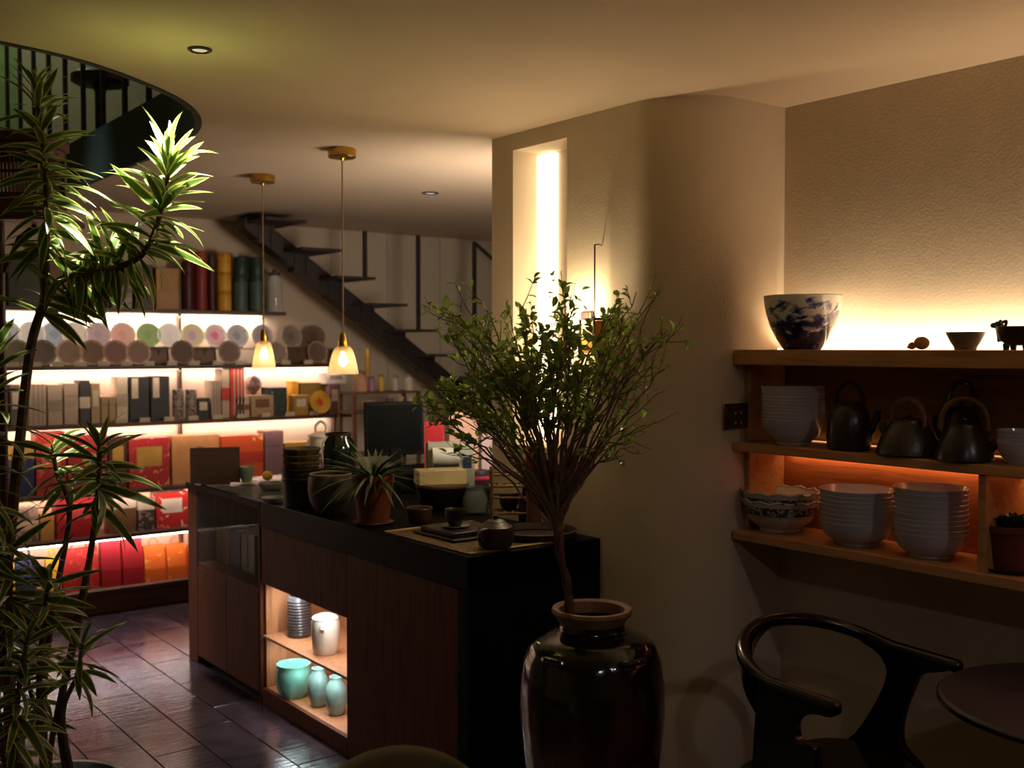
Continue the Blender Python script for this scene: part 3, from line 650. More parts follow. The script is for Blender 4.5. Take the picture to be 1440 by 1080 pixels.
def leaves_on(path, n, span, lo_el, hi_el, scale, rgn, parent, spread=1.0):
    """spiral of leaves over the last part of a stem"""
    tot = [0]
    for i in range(1, len(path)): tot.append(tot[-1] + (path[i] - path[i-1]).length)
    for k in range(n):
        f = (k + rgn.random() * .6) / n; s_ = tot[-1] - span * (1 - f)
        i = max(0, min(len(path) - 2, next((j for j in range(len(tot) - 1) if tot[j+1] >= s_), len(path) - 2)))
        sl = tot[i+1] - tot[i]; p = path[i].lerp(path[i+1], max(0, min(1, (s_ - tot[i]) / sl)))
        ax = (path[i+1] - path[i]).normalized(); az = k * 2.39996 + rgn.gauss(0, .25)
        el = R(lo_el + (hi_el - lo_el) * f ** 2.6 + rgn.gauss(0, 9))
        u = ax.orthogonal().normalized(); v = ax.cross(u)
        h = u * math.cos(az) + v * math.sin(az)
        d = (h * math.cos(el) + ax * math.sin(el)).normalized()
        # bend plane: leaves droop under gravity
        side = Vector((0, 0, 1)).cross(d); side = side.normalized() if side.length > .05 else d.orthogonal().normalized()
        rl0 = rgn.gauss(0, .55); sd0 = side * math.cos(rl0) + d.cross(side) * math.sin(rl0); side = sd0.normalized(); nz = d.cross(side).normalized()
        M = Matrix((( d.x, side.x, nz.x), (d.y, side.y, nz.y), (d.z, side.z, nz.z))).to_4x4()
        sc = scale * rgn.uniform(.82, 1.12) * (1 - .25 * max(0, f - .8) / .2)
        ml = Matrix.Translation(p - dr.location) @ M @ Matrix.Scale(sc, 4); bl_ = rgn.choice(blades); NLEAF[0] += 1
        if NLEAF[0] <= 300:
            o = bpy.data.objects.new('leaf', bl_); COL.objects.link(o); o.parent = parent; o.matrix_local = ml
        else:
            n0 = len(XTRA.v); XTRA.v += [tuple(ml @ v_.co) for v_ in bl_.vertices]; XTRA.f += [tuple(i_ + n0 for i_ in pl_.vertices) for pl_ in bl_.polygons]
            uvd = {lp.vertex_index: tuple(bl_.uv_layers[0].data[lp.index].uv) for lp in bl_.loops}; XUV.extend(uvd[i_] for i_ in range(len(bl_.vertices)))
rgd = random.Random(11)
pot_top = lambda dx, dy: Vector((DX + dx, DY + dy, .32))
def stem(pts, r0, r1, n, span, lo, hi, sc, leaf=True):
    path = crom(pts, 6); m_ = len(path)
    so_ = obj('stem', MB().tube([p - dr.location for p in path], [r0 + (r1 - r0) * i / (m_ - 1) for i in range(m_)], 8), stemm, dr)
    if n: leaves_on(path, n, span, lo, hi, sc, rgd, so_)
    return path
D_ = lambda x, y, d=DL: PD(x, y, d)
# the tall stem that leans to the right and carries the lit crown
stem([pot_top(-.05, .02), D_(5, 900), D_(14, 760), D_(28, 620), D_(45, 480), D_(75, 405), D_(110, 385), D_(165, 376), D_(205, 352), D_(228, 290), D_(240, 215)], .017, .006, 120, .50, 0, 70, .95)
leaves_on(crom([D_(60, 440), D_(80, 402), D_(120, 384), D_(170, 375)], 6), 34, .34, 5, 40, .95, rgd, dr)
# the stem that stands straight behind the bird cage
DC = 2.72
stem([D_(60, 440), D_(64, 360, 2.8), D_(66, 300, DC), D_(62, 220, DC), D_(50, 120, DC)], .010, .006, 100, .46, -5, 66, .85)
stem([pot_top(.05, -.03), D_(85, 1000), D_(110, 880), D_(130, 760), D_(138, 690), D_(140, 620)], .012, .006, 58, .20, -12, 70, .9)
stem([pot_top(0, .05), D_(62, 960, 2.95), D_(80, 830, 2.95), D_(98, 720, 2.95), D_(80, 665, 2.95), D_(74, 625, 2.95)], .011, .005, 28, .14, -5, 62, .85)
stem([pot_top(.07, 0), D_(88, 1010, 2.8), D_(108, 950, 2.8), D_(116, 905, 2.8)], .009, .005, 22, .10, -5, 66, .85)
stem([pot_top(-.02, -.04), D_(55, 960, 2.75), D_(62, 880, 2.75), D_(68, 810, 2.75)], .010, .005, 28, .14, 0, 68, .9)
stem([pot_top(-.08, .0), D_(-5, 1000, 2.7), D_(8, 900, 2.7), D_(15, 800, 2.7), D_(5, 740, 2.7)], .012, .005, 54, .34, -10, 60, .9)
stem([pot_top(-.06, -.06), D_(20, 1060, 2.6), D_(28, 960, 2.6), D_(40, 890, 2.6)], .010, .005, 70, .34, -15, 62, .9)
stem([pot_top(-.1, -.04), D_(-25, 1000, 2.65), D_(-20, 880, 2.65), D_(-10, 620, 2.65), D_(-12, 480, 2.65)], .012, .005, 60, .6, -10, 60, .9)
stem([pot_top(.02, .02), D_(60, 1040, 2.9), D_(40, 960, 2.9), D_(30, 930, 2.9)], .009, .005, 30, .18, -15, 60, .8)
stem([pot_top(.0, -.02), D_(70, 1060), D_(96, 930), D_(118, 820), D_(128, 770)], .009, .006, 0, .1, 0, 0, 1)
me_ = bpy.data.meshes.new('foliage'); me_.from_pydata(XTRA.v, [], XTRA.f); me_.materials.append(drac); ul_ = me_.uv_layers.new(name='UVMap')
for lp in me_.loops: ul_.data[lp.index].uv = XUV[lp.vertex_index]
me_.shade_smooth(); link('foliage', me_, dr)['kind'] = 'stuff'

# ------------------------------------------------------------------ bird cage on a tall stand, behind the plant
cg = PD(22, 306, 3.15); cs = 3.15 / FPX
darkred = wood('dark_redwood', srgb(46, 18, 12), srgb(70, 30, 20), .4, 'X')
st = thing('plant_stand', 'tall slender dark stand under the wooden bird cage', 'stand', (cg.x, cg.y, 0), -YAW)
tw_, td_ = 73 * cs, .26
obj('top_board', MB().box((-tw_, -td_/2, cg.z - .02), (tw_, td_/2, cg.z)), darkred, st, bev=.003)
px_ = -22 * cs
obj('pole', MB().tube([(px_, 0, .02), (px_, 0, cg.z - .0205)], .012, 12), darkred, st)
obj('foot', MB().lathe([(0, 0), (.15, 0), (.155, .008), (.14, .018), (.03, .03), (0, .03)], 36, (px_, 0, 0)), darkred, st)
for sx in (-1, 1): obj('brace', MB().tube([(px_ + sx * .01, 0, cg.z - .16), (px_ + sx * 26 * cs, 0, cg.z - .06), (px_ + sx * 50 * cs, 0, cg.z - .021)], .007, 8), darkred, st)
ca = thing('bird_cage', 'dark red wooden bird cage with fine bars in front of the stair opening', 'cage', cg, -YAW)
W_, Dd, Hc = 53 * cs, .1, 112 * cs
obj('base', MB().box((-W_, -Dd, 0), (W_, Dd, 24*cs)).box((-W_*1.04, -Dd*1.04, 24*cs), (W_*1.04, Dd*1.04, 29*cs)), darkred, ca, bev=.002)
obj('top_rail', MB().box((-W_, -Dd, 84*cs), (W_, -Dd + .016, 98*cs)).box((-W_, Dd - .016, 84*cs), (W_, Dd, 98*cs)).box((-W_, -Dd, 84*cs), (-W_ + .016, Dd, 98*cs)).box((W_ - .016, -Dd, 84*cs), (W_, Dd, 98*cs)), darkred, ca, bev=.002)
obj('roof', MB().box((-W_*1.06, -Dd*1.08, 98*cs), (W_*1.06, Dd*1.08, Hc)), darkred, ca, bev=.003)
for sx in (-1, 1):
    for sy in (-1, 1): obj('corner_post', MB().box((sx*(W_ - .008) - .008, sy*(Dd - .008) - .008, 29*cs), (sx*(W_ - .008) + .008, sy*(Dd - .008) + .008, 84*cs)), darkred, ca)
bar = MB().tube([(0, 0, 29*cs), (0, 0, 84*cs)], .0017, 6).mesh('bar', darkred)
nb = 17
for i in range(1, nb):
    x = -W_ + .016 + (2*W_ - .032) * i / nb
    for y in (-Dd + .008, Dd - .008): link('bar', bar, ca, (x, y, 0))
for i in range(1, 12):
    for x in (-W_ + .008, W_ - .008): link('bar', bar, ca, (x, -Dd + .016 + (2*Dd - .032) * i / 12, 0))
obj('lattice_rail', MB().box((-W_, -Dd + .004, 56*cs), (W_, -Dd + .011, 60*cs)), darkred, ca)

# ------------------------------------------------------------------ black armchair, round table, olive chair
lac = pm('black_lacquer', srgb(14, 10, 9), .22, var=.2, coat=.4)
CX, CY, CR = 2.343, 1.75, .262; CRY = .205; CO = -.07
arm = thing('armchair', 'black lacquered armchair with a curved wraparound rail beside the wall', 'chair', (CX, CY, 0))
def rail_z(y): return .728 + .07 * max(0, min(1, (y - CO) / CRY)) ** 1.2
rp = [(CR, -.262, .72), (CR, -.16, .724), (CR, -.10, .727)] + [(CR * math.cos(a), CO + CRY * math.sin(a), rail_z(CO + CRY * math.sin(a))) for a in [math.pi * i / 16 for i in range(17)]] + [(-CR, -.10, .727), (-CR, -.16, .724), (-CR, -.262, .72)]
rp = crom(rp, 2); rad = [.0185] * len(rp)
rl = MB().tube(rp, rad, 12); rl.ell((CR, -.262, .72), (.0185, .02, .0185), 12, 8).ell((-CR, -.262, .72), (.0185, .02, .0185), 12, 8)
obj('arm_rail', rl, lac, arm)
def side(pxs, X, t):
    out = []
    for x, y in pxs: p = PX(x, y, X); out.append((p.y - CY, p.z))
    out = [(p.x, p.y) for p in crom([(a, b, 0) for a, b in out + [out[0]]], 3)][:-1]
    return MB().prism(out, X - CX - t, X - CX + t, 'x')
obj('side_frame', side([(1070, 958), (1085, 966), (1100, 970), (1150, 985), (1180, 998), (1172, 1008), (1148, 1003), (1126, 1010), (1122, 1028), (1130, 1044), (1150, 1052), (1150, 1120), (1120, 1180), (1075, 1180), (1062, 1120), (1064, 1040)], 2.084, .014), lac, arm, bev=.004)
obj('side_frame', side([(1205, 888), (1250, 905), (1300, 922), (1345, 938), (1330, 944), (1298, 948), (1283, 975), (1270, 1015), (1272, 1050), (1300, 1085), (1290, 1130), (1260, 1180), (1200, 1180), (1190, 1120), (1170, 1060), (1205, 1030), (1235, 985), (1250, 945), (1238, 918), (1215, 902)], 2.602, .014), lac, arm, bev=.004)
sq = [(math.copysign(abs(math.cos(a)) ** .6, math.cos(a)) * .245, math.copysign(abs(math.sin(a)) ** .6, math.sin(a)) * .235) for a in [2*math.pi*i/40 for i in range(40)]]
obj('seat', MB().prism([(x * .96, y * .72 - .055) for x, y in sq], .415, .448), lac, arm, bev=.01, seg=3)
wv = MB(); wn = 14
for i in range(wn + 1):
    aa = R(95 + 92 * i / wn); ca_, sa_ = math.cos(aa), math.sin(aa); yy = CO + CRY * sa_ if aa < math.pi else CO - (aa - math.pi) * .25; xx = CR * ca_ if aa < math.pi else -CR; zt_ = rail_z(yy) - .006; hgt = .004 + .105 * (i / wn) ** 1.1
    for k_ in (.9, 1.02): wv.v += [(xx * k_, CO + (yy - CO) * k_, zt_), (xx * k_, CO + (yy - CO) * k_, zt_ - hgt)]
for i in range(wn):
    b0 = i * 4; b1 = b0 + 4; wv.f += [(b0, b1, b1 + 1, b0 + 1), (b0 + 2, b0 + 3, b1 + 3, b1 + 2), (b0 + 1, b1 + 1, b1 + 3, b0 + 3)]
obj('rail_web', wv, lac, arm)
for sx in (-1, 1):
    obj('leg', MB().tube([(sx*.19, .06, .42), (sx*.2, .08, 0)], [.022, .013], 12), lac, arm)
    obj('leg', MB().tube([(sx*.21, -.17, .43), (sx*.225, -.2, 0)], [.022, .013], 12), lac, arm)
tb = thing('round_table', 'small round dark table in the lower right corner', 'table', (2.575, 1.135, 0))
ttop = pm('table_top', srgb(62, 52, 56), .5, var=.1, scale=20)
obj('tabletop', MB().lathe([(0, .72), (.325, .72), (.332, .715), (.332, .703), (.322, .698), (0, .698)], 72), ttop, tb)
obj('edge_band', MB().lathe([(.3325, .714), (.335, .713), (.335, .704), (.3325, .703)], 72), lac, tb)
obj('pedestal', MB().lathe([(0, .697), (.09, .697), (.07, .67), (.026, .64), (.024, .06), (.05, .03), (0, .03)], 32), lac, tb)
obj('base', MB().lathe([(0, .0), (.21, 0), (.215, .008), (.2, .018), (.06, .03), (0, .03)], 48), lac, tb)
olive = pm('olive_fabric', srgb(84, 74, 40), .9, var=.15, scale=60, bump=.3, bscale=300)
oc = PZ(512, 1056, .77)
ch_ = thing('lounge_chair', 'olive green upholstered chair back at the bottom edge of the picture', 'chair', (oc.x - .02, oc.y - .22, 0), R(-20))
bk = []
for i in range(25):
    a = math.pi * i / 24; bk.append((.205 * math.cos(a) ** 1 if True else 0, .5 + .27 * max(0, math.sin(a)) ** .55))
out = [(-.205, .42)] + list(reversed(bk)) + [(.205, .42)]
bm_ = MB(); n = len(out)
for yy, sc in ((.17, .93), (.185, 1), (.225, 1), (.245, .93)): bm_.v += [(x * sc, yy + .06 * (x / .2) ** 2 * -1, .42 + (z - .42) * (sc if sc == 1 else .97)) for x, z in out]
for r_ in range(3):
    for i in range(n): j = (i + 1) % n; bm_.f.append((r_*n+i, r_*n+j, (r_+1)*n+j, (r_+1)*n+i))
bm_.f += [tuple(range(n)), tuple(range(4*n-1, 3*n-1, -1))]
obj('backrest', bm_, olive, ch_, angle=60)
obj('seat', MB().prism([(x, y * .95) for x, y in sq], .38, .47), olive, ch_, bev=.025, seg=4)
for sx in (-1, 1):
    for sy in (-1, 1): obj('leg', MB().tube([(sx*.17, sy*.16, .39), (sx*.2, sy*.19, 0)], [.017, .011], 10), lac, ch_)

# ------------------------------------------------------------------ ceiling and wall lamps
brass = pm('brass', srgb(190, 150, 70), .28, metal=1, var=.1)
cordm = pm('lamp_cord', srgb(120, 96, 56), .6, var=.1)
def glass_shade():
    m, nt, b = new_mat('ribbed_glass'); L = nt.links; out = nt.nodes['Material Output']
    tc = nt.nodes.new('ShaderNodeTexCoord'); n = nt.nodes.new('ShaderNodeTexNoise'); n.inputs['Scale'].default_value = 8; L.new(tc.outputs['Object'], n.inputs['Vector'])
    r = ramp(nt, [(.3, (.9, .72, .42)), (.7, (1, .9, .68))]); L.new(n.outputs['Fac'], r.inputs[0]); L.new(r.outputs[0], b.inputs['Base Color']); b.inputs['Roughness'].default_value = .2
    tl = nt.nodes.new('ShaderNodeBsdfTranslucent'); L.new(r.outputs[0], tl.inputs[0]); tp_ = nt.nodes.new('ShaderNodeBsdfTransparent')
    m1 = nt.nodes.new('ShaderNodeMixShader'); m1.inputs[0].default_value = .5; L.new(b.outputs[0], m1.inputs[1]); L.new(tl.outputs[0], m1.inputs[2])
    m2 = nt.nodes.new('ShaderNodeMixShader'); m2.inputs[0].default_value = .76; L.new(m1.outputs[0], m2.inputs[1]); L.new(tp_.outputs[0], m2.inputs[2]); L.new(m2.outputs[0], out.inputs['Surface'])
    return m
gsm = glass_shade()
def pendant(cx, cy, ytop, ybot, half, label):
    c = PZ(cx, cy, CEIL); d = dep(c); s = d / FPX
    zt = EYE + (490 - ytop) * s; zb = EYE + (490 - ybot) * s; r = half * s; h = zt - zb
    g = thing('pendant_lamp', label, 'lamp', (c.x, c.y, CEIL))
    o_ = lambda z: z - CEIL
    obj('canopy', MB().lathe([(0, -.001), (.056, -.001), (.058, -.004), (.058, -.034), (.054, -.038), (.01, -.04), (.006, -.05), (0, -.05)], 36), brass, g)
    obj('cord', MB().tube([(0, 0, -.045), (0, 0, o_(zt) + .05)], .0032, 8), cordm, g)
    obj('socket', MB().lathe([(0, o_(zt) + .055), (.012, o_(zt) + .053), (.018, o_(zt) + .03), (.022, o_(zt) - .005), (.016, o_(zt) - .02), (0, o_(zt) - .02)], 24), brass, g)
    vs = MB(); n = 48; prof = [(.42, 0), (.62, -.12), (.78, -.38), (.9, -.68), (1.0, -1.0), (.975, -1.0), (.87, -.68), (.75, -.38), (.58, -.13), (.4, -.02)]
    for i in range(n):
        a = 2*math.pi*i/n; k = 1 + (.035 if i % 2 else -.02)
        for rr_, zz in prof: vs.v.append((r*rr_*k*math.cos(a), r*rr_*k*math.sin(a), o_(zt) + zz*h))
    for i in range(n):
        j = (i+1) % n
        for k in range(len(prof) - 1): vs.f.append((i*len(prof)+k, j*len(prof)+k, j*len(prof)+k+1, i*len(prof)+k+1))
    obj('glass_shade', vs, gsm, g, angle=60)
    zb_ = o_(zt) - h * .5
    obj('bulb', MB().lathe([(0, zb_ - .026), (.012, zb_ - .022), (.019, zb_ - .008), (.018, zb_ + .006), (.010, zb_ + .022), (.008, zb_ + .036), (0, zb_ + .036)], 24), emis('bulb_glow', (1, .74, .36), 14), g)
    lamp('pendant_light', 'POINT', (c.x, c.y, CEIL + zb_ - .04), .3, (1, .72, .38), g, shadow_soft_size=.02)
pendant(369, 246, 479, 519, 16, 'brass pendant lamp with a glass shade, farther of the two over the counter')
pendant(481, 209, 487, 526, 21, 'brass pendant lamp with a ribbed glass shade, nearer of the two over the counter')
dark_ring = pm('bronze_ring', srgb(74, 52, 46), .35, metal=.7, var=.1)
def downlight(cx, cy, r, label, on, energy=0, aim=(0, 0, -1), angle=50, col=NEUT):
    c = PZ(cx, cy, CEIL); g = thing('downlight', label, 'lamp', (c.x, c.y, CEIL))
    obj('trim_ring', MB().lathe([(r*.62, -.0005), (r, -.0005), (r, -.004), (r*.8, -.007), (r*.62, -.003)], 36), dark_ring, g)
    obj('lens', MB().lathe([(0, -.001), (r*.60, -.001), (r*.60, -.003), (r*.3, -.004), (0, -.004)], 30), emis('downlight_lens_%d' % int(on * 10), (1, .9, .78), on), g)
    if energy: lamp('downlight_beam', 'SPOT', (c.x, c.y, CEIL - .012), energy, col, g, aim, spot_size=R(angle), spot_blend=.6, shadow_soft_size=.03)
    return c
DL1 = downlight(281, 69, .033, 'recessed ceiling spotlight shining on the dracaena crown', .3, 0)
tgt = PD(236, 270, DL)
lamp('downlight_beam', 'SPOT', (DL1.x, DL1.y, CEIL - .012), 270, (1, .98, .84), None, tgt - DL1, spot_size=R(58), spot_blend=.7, shadow_soft_size=.02)
downlight(605, 271, .045, 'small recessed ceiling spotlight near the back of the shop', .5, 0)
for nx, ny, lb in ((.5, -.5, 'recessed ceiling spotlight behind the camera on the left'), (1.9, -.6, 'recessed ceiling spotlight behind the camera on the right')):
    g = thing('downlight', lb, 'lamp', (nx, ny, CEIL))
    obj('trim_ring', MB().lathe([(.03, -.0005), (.045, -.0005), (.045, -.004), (.036, -.007), (.03, -.003)], 36), dark_ring, g)
    obj('lens', MB().lathe([(0, -.001), (.029, -.001), (.029, -.003), (0, -.004)], 30), emis('downlight_lens_near', (1, .9, .78), 20), g)
    lamp('downlight_beam', 'SPOT', (nx, ny, CEIL - .012), 15, (1, .92, .92), None, (.25, .6, -1), spot_size=R(110), spot_blend=.8, shadow_soft_size=.04)
# wall lamp on the pillar, behind the tree
wl = PX(806, 458, PXF - .07)
g = thing('wall_lamp', 'small wall lamp glowing on the pillar behind the tree', 'lamp', (PXF, wl.y, wl.z))
obj('back_plate', MB().box((-.012, -.03, -.05), (-.001, .03, .05)), dark_ring, g, bev=.003)
obj('bracket', MB().tube([(-.01, 0, -.045), (-.03, 0, -.066), (-.075, 0, -.066)], .005, 8), dark_ring, g)
obj('socket', MB().lathe([(0, -.075), (.014, -.075), (.018, -.06), (.018, -.034), (0, -.034)], 24, (-.075, 0, 0)), dark_ring, g)
obj('bulb', MB().ell((-.075, 0, .0), (.024, .024, .036), 20, 12), emis('wall_bulb', (1, .80, .48), 430), g)
# little lantern hanging on the pillar wall
c0 = PX(836, 345, PXF - .02); c1 = PX(836, 474, PXF - .035); s = mpp(c1)
g = thing('hanging_lantern', 'small dark lantern with orange panels hanging on the pillar beside the wall lamp', 'lantern', (PXF, c1.y, c1.z))
obj('hook', MB().tube([(-.001, 0, c0.z - c1.z), (-.018, 0, c0.z - c1.z + .002), (-.0355, 0, c0.z - c1.z)], .002, 6), dark_ring, g)
obj('cord', MB().tube([(-.035, 0, c0.z - c1.z), (-.035, 0, 24*s)], .0026, 6), black2, g)
fr = MB(); a = 15*s; h = 24*s
for dx in (-1, 1):
    for dy in (-1, 1): fr.box((-.035 + dx*a - .003, dy*a - .003, -h), (-.035 + dx*a + .003, dy*a + .003, h))
fr.box((-.035 - a*1.15, -a*1.15, h), (-.035 + a*1.15, a*1.15, h + .006)).box((-.035 - a*1.15, -a*1.15, -h - .006), (-.035 + a*1.15, a*1.15, -h)).box((-.035 - a, -a, -.003), (-.035 + a, a, .003))
obj('frame', fr, black2, g)
om = pm('orange_paper', srgb(235, 150, 40), .6, var=.25, scale=40)
for (x0, x1, y0, y1) in ((-a, -a + .002, -a, a), (a - .002, a, -a, a), (-a, a, -a, -a + .002), (-a, a, a - .002, a)):
    obj('orange_panel', MB().box((-.035 + x0 * .97, y0 * .97, .004), (-.035 + x1 * .97, y1 * .97, h * .95)).box((-.035 + x0 * .97, y0 * .97, -h * .95), (-.035 + x1 * .97, y1 * .97, -.004)), om, g)
# ------------------------------------------------------------------ staircase at the back
steel = pm('dark_steel', srgb(58, 48, 46), .45, metal=.4, var=.15)
stp = thing('staircase', 'open steel staircase rising along the back wall to the left', 'staircase', (4.8, 6.2, 0))
sx0, sz0, dX, dZ = 3.199, 2.164, .2375, -.163     # right front corner of the second tread, step
ox, oy = 4.8, 6.2
tread = MB().box((-.27, -.30, -.016), (0, .12, 0)).mesh('tread', steel, False)
sup = MB().box((-.2, -.05, -.13), (-.18, .05, -.0165)).box((-.12, -.05, -.16), (-.1, .05, -.0165)).mesh('support', steel, False)
for i in range(-1, 12):
    x = sx0 + dX * i; z = sz0 + dZ * i
    link('tread', tread, stp, (x - ox, 0, z)); link('support', sup, stp, (x - ox, 0, z))
a = PY(338, 322, 6.22); sl = dZ / dX
zl = lambda x: a.z + (x - a.x) * sl
xe = a.x + (a.z - 0.0) / -sl
st_ = MB().prism([(a.x, a.z), (a.x + .0, a.z + .06), (a.x + .05, a.z + .11), (xe, .115), (xe, 0)], 6.16, 6.28, 'y').xf(Matrix.Translation((-ox, -oy, 0)))
obj('stringer', st_, steel, stp, bev=.004)
for k, (px, py, ti) in enumerate(((513, 325, 1), (588, 331, 3), (667, 340, 5))):
    top = PY(px, py, 5.93); zt = sz0 + dZ * ti
    obj('post', MB().box((-.011, -.011, zt), (.011, .011, top.z)), steel, stp, (top.x - ox, 5.93 - oy, 0))
hr = PY(667, 340, 5.93)
obj('handrail', MB().tube([(hr.x - ox, 5.93 - oy, hr.z - .005), (hr.x - ox + 1.6, 5.93 - oy, hr.z + 1.6 * sl)], .013, 8), steel, stp)
for ti in (7, 9, 11):
    x = sx0 + dX * ti - .1; obj('post', MB().box((-.011, -.011, sz0 + dZ * ti), (.011, .011, hr.z + (x - hr.x) * sl)), steel, stp, (x - ox, 5.93 - oy, 0))

# ------------------------------------------------------------------ upper level seen through the opening
up_m = pm('upper_wall_paint', srgb(150, 140, 124), .9, var=.06)
struct('floor_upper', MB().box((1.615, 3.0, 2.601), (7.2, 10.9, 2.612)), pm('upper_floor_wood', srgb(70, 56, 44), .6), label='dark upper floor beyond the stair opening', cat='floor', smooth=False)
struct('wall_upper_back', MB().box((1.95, 8.6, 2.55), (7.2, 8.75, 5.2)), up_m, label='grey back wall of the upper level', cat='wall', smooth=False)
struct('wall_upper_green', MB().box((-2.2, 8.6, 2.55), (1.949, 8.75, 5.2)), pm('upper_green_wall', srgb(110, 128, 84), .85, var=.15), label='green wall of the upper level', cat='wall', smooth=False)
struct('wall_upper_right', MB().box((4.4, 3.0, 2.613), (4.55, 8.59, 5.2)), up_m, label='grey wall of the upper level', cat='wall', smooth=False)
struct('ceiling_upper', MB().box((-2.35, 2.9, 5.2), (7.2, 8.75, 5.3)), up_m, label='ceiling over the upper level', cat='ceiling', smooth=False)
struct('wall_upper_near', MB().box((-2.35, 2.9, 2.602), (7.2, 3.0, 5.2)), up_m, label='near wall of the upper level', cat='wall', smooth=False)
struct('floor_upper_side', MB().box((-2.2, 6.78, 2.50), (1.59, 8.59, 2.6)), up_m, label='upper landing behind the stair opening', cat='floor', smooth=False)
rl_ = thing('stair_railing', 'black steel railing on the upper level along the stair opening', 'railing', (1.64, 4.5, 2.613))
bk_ = pm('black_steel', srgb(16, 16, 16), .5)
bar2 = MB().box((-.011, -.011, 0), (.011, .011, 1.0)).mesh('baluster', bk_, False)
for k in range(11): link('baluster', bar2, rl_, (0, 4.81 - 4.5 + .335 * k - .335 * 2, 0))
obj('top_rail', MB().box((-.02, -.9, 1.0), (.02, 3.2, 1.03)), bk_, rl_)
# round table and lit plant upstairs
t_ = thing('upstairs_table', 'dark round table upstairs seen between the railing bars', 'table', (1.9, 6.4, 2.613))
obj('tabletop', MB().lathe([(0, .52), (.15, .52), (.16, .51), (.16, .475), (.14, .465), (0, .465)], 40), darkred, t_)
obj('pedestal', MB().lathe([(0, .464), (.05, .464), (.03, .42), (.03, .05), (.12, .02), (.12, 0), (0, 0)], 24), bk_, t_)
s_ = thing('upstairs_sofa', 'dark upholstered bench upstairs below the round table top', 'sofa', (2.55, 6.5, 2.613))
obj('seat', MB().box((-.35, -.75, .1), (.35, .75, .42)), pm('dark_upholstery', srgb(38, 40, 38), .8), s_, bev=.04, seg=3)
for sx in (-1, 1):
    for sy in (-1, 1): obj('leg', MB().box((sx*.22 - .02, sy*.44 - .02, 0), (sx*.22 + .02, sy*.44 + .02, .1)), bk_, s_)
up_p = PX(30, 95, 2.3)
g = thing('upstairs_plant', 'leafy plant upstairs in green light at the top left corner', 'plant', (up_p.x, up_p.y, 2.613))
obj('pot', MB().lathe([(0, 0), (.13, 0), (.17, .26), (.16, .26), (.15, .22), (0, .22)], 24), cem, g)
rg = random.Random(4)
for k in range(26):
    az = k * 2.4; el = rg.uniform(.5, 1.3); mb = MB()
    leaf_blade(mb, (0, 0, 0), (math.cos(az)*math.cos(el), math.sin(az)*math.cos(el), math.sin(el)), (0, 0, 1), rg.uniform(.4, .75), .07, 6, .35, .2)
    obj('leaf', mb, succ, g, (.04*math.cos(az), .04*math.sin(az), .22))
lamp('upstairs_light', 'POINT', (1.6, 7.6, 4.6), 30, (.85, 1, .6), None, shadow_soft_size=.2)
lamp('upstairs_light', 'POINT', (3.2, 5.0, 4.8), 16, (1, .85, .65), None, shadow_soft_size=.2)

# ------------------------------------------------------------------ display shelving on the back wall
YF = 6.35
shm = wood('shelf_dark', srgb(60, 40, 32), srgb(86, 60, 48), .5, 'X')
Z = [1.785, 1.448, 1.112, .715, .455, .14]          # shelf tops
XE = [3.035, 3.52, 3.52, 3.52, 3.52, 3.52]; XL = .2
ds = thing('display_shelving', 'long lit display shelving covering the back wall', 'shelf', (1.9, YB, 0))
for z, xe_ in zip(Z, XE):
    wbox(ds, 'shelf_board', (XL, YF, z - .022), (xe_, YB - .002, z), shm, .001)
wbox(ds, 'plinth', (XL, YF + .02, 0), (3.52, YF + .04, Z[5] - .0225), wood('plinth_wood', srgb(70, 42, 36), srgb(92, 56, 46), .5, 'X'))
for x in (XL + .01, 1.35, 2.42, 3.50):
    for z0, z1 in zip(Z[1:], Z[:-1]):
        if x > 3.1 and z1 == Z[0]: continue
        wbox(ds, 'upright', (x - .008, YB - .05, z0), (x + .008, YB - .006, z1 - .0225), shm, 0)
wbox(ds, 'display_riser', (XL + .03, YB - .14, Z[1] + .095), (3.48, YB - .05, Z[1] + .105), pm('riser_board', srgb(150, 120, 100), .6), .001)
for x in (XL + .05, .9, 1.6, 2.3, 2.95, 3.46): wbox(ds, 'riser_leg', (x - .006, YB - .13, Z[1]), (x + .006, YB - .06, Z[1] + .0945), shm, 0)
LEDc = [(1, .86, .70), (1, .74, .62), (1, .74, .62), (1, .66, .5), (1, .66, .5)]
LEDe = [13, 8, 6, 4, 4]
for k in range(5):
    z = Z[k] - .0225; xa, xb = XL + .1, XE[k] - .06
    wbox(ds, 'light_tape', (xa, YB - .03, z - .008), (xb, YB - .012, z - .0005), emis('tape_display_%d' % k, LEDc[k], 4), 0)
    if True: lamp('display_front_fill', 'AREA', ((xa + xb) / 2, YF + .02, z - .004), (2.2, 2.2, 3.2, 2.8, 2.8)[k], LEDc[k], ds, (0, .35, -1), shape='RECTANGLE', size=xb - xa, size_y=.012)  # added fill along the shelf fronts, brightening the faces of the goods
    lamp('display_light', 'AREA', ((xa + xb) / 2, YB - .045, z - .012), LEDe[k], LEDc[k], ds, (0, .12, -1), shape='RECTANGLE', size=xb - xa, size_y=.02)

wbox(ds, 'light_tape', (XL + .1, YF + .03, Z[4] - .031), (2.40, YF + .07, Z[4] - .0226), emis('tape_cool', (.86, .91, 1), 12), 0)
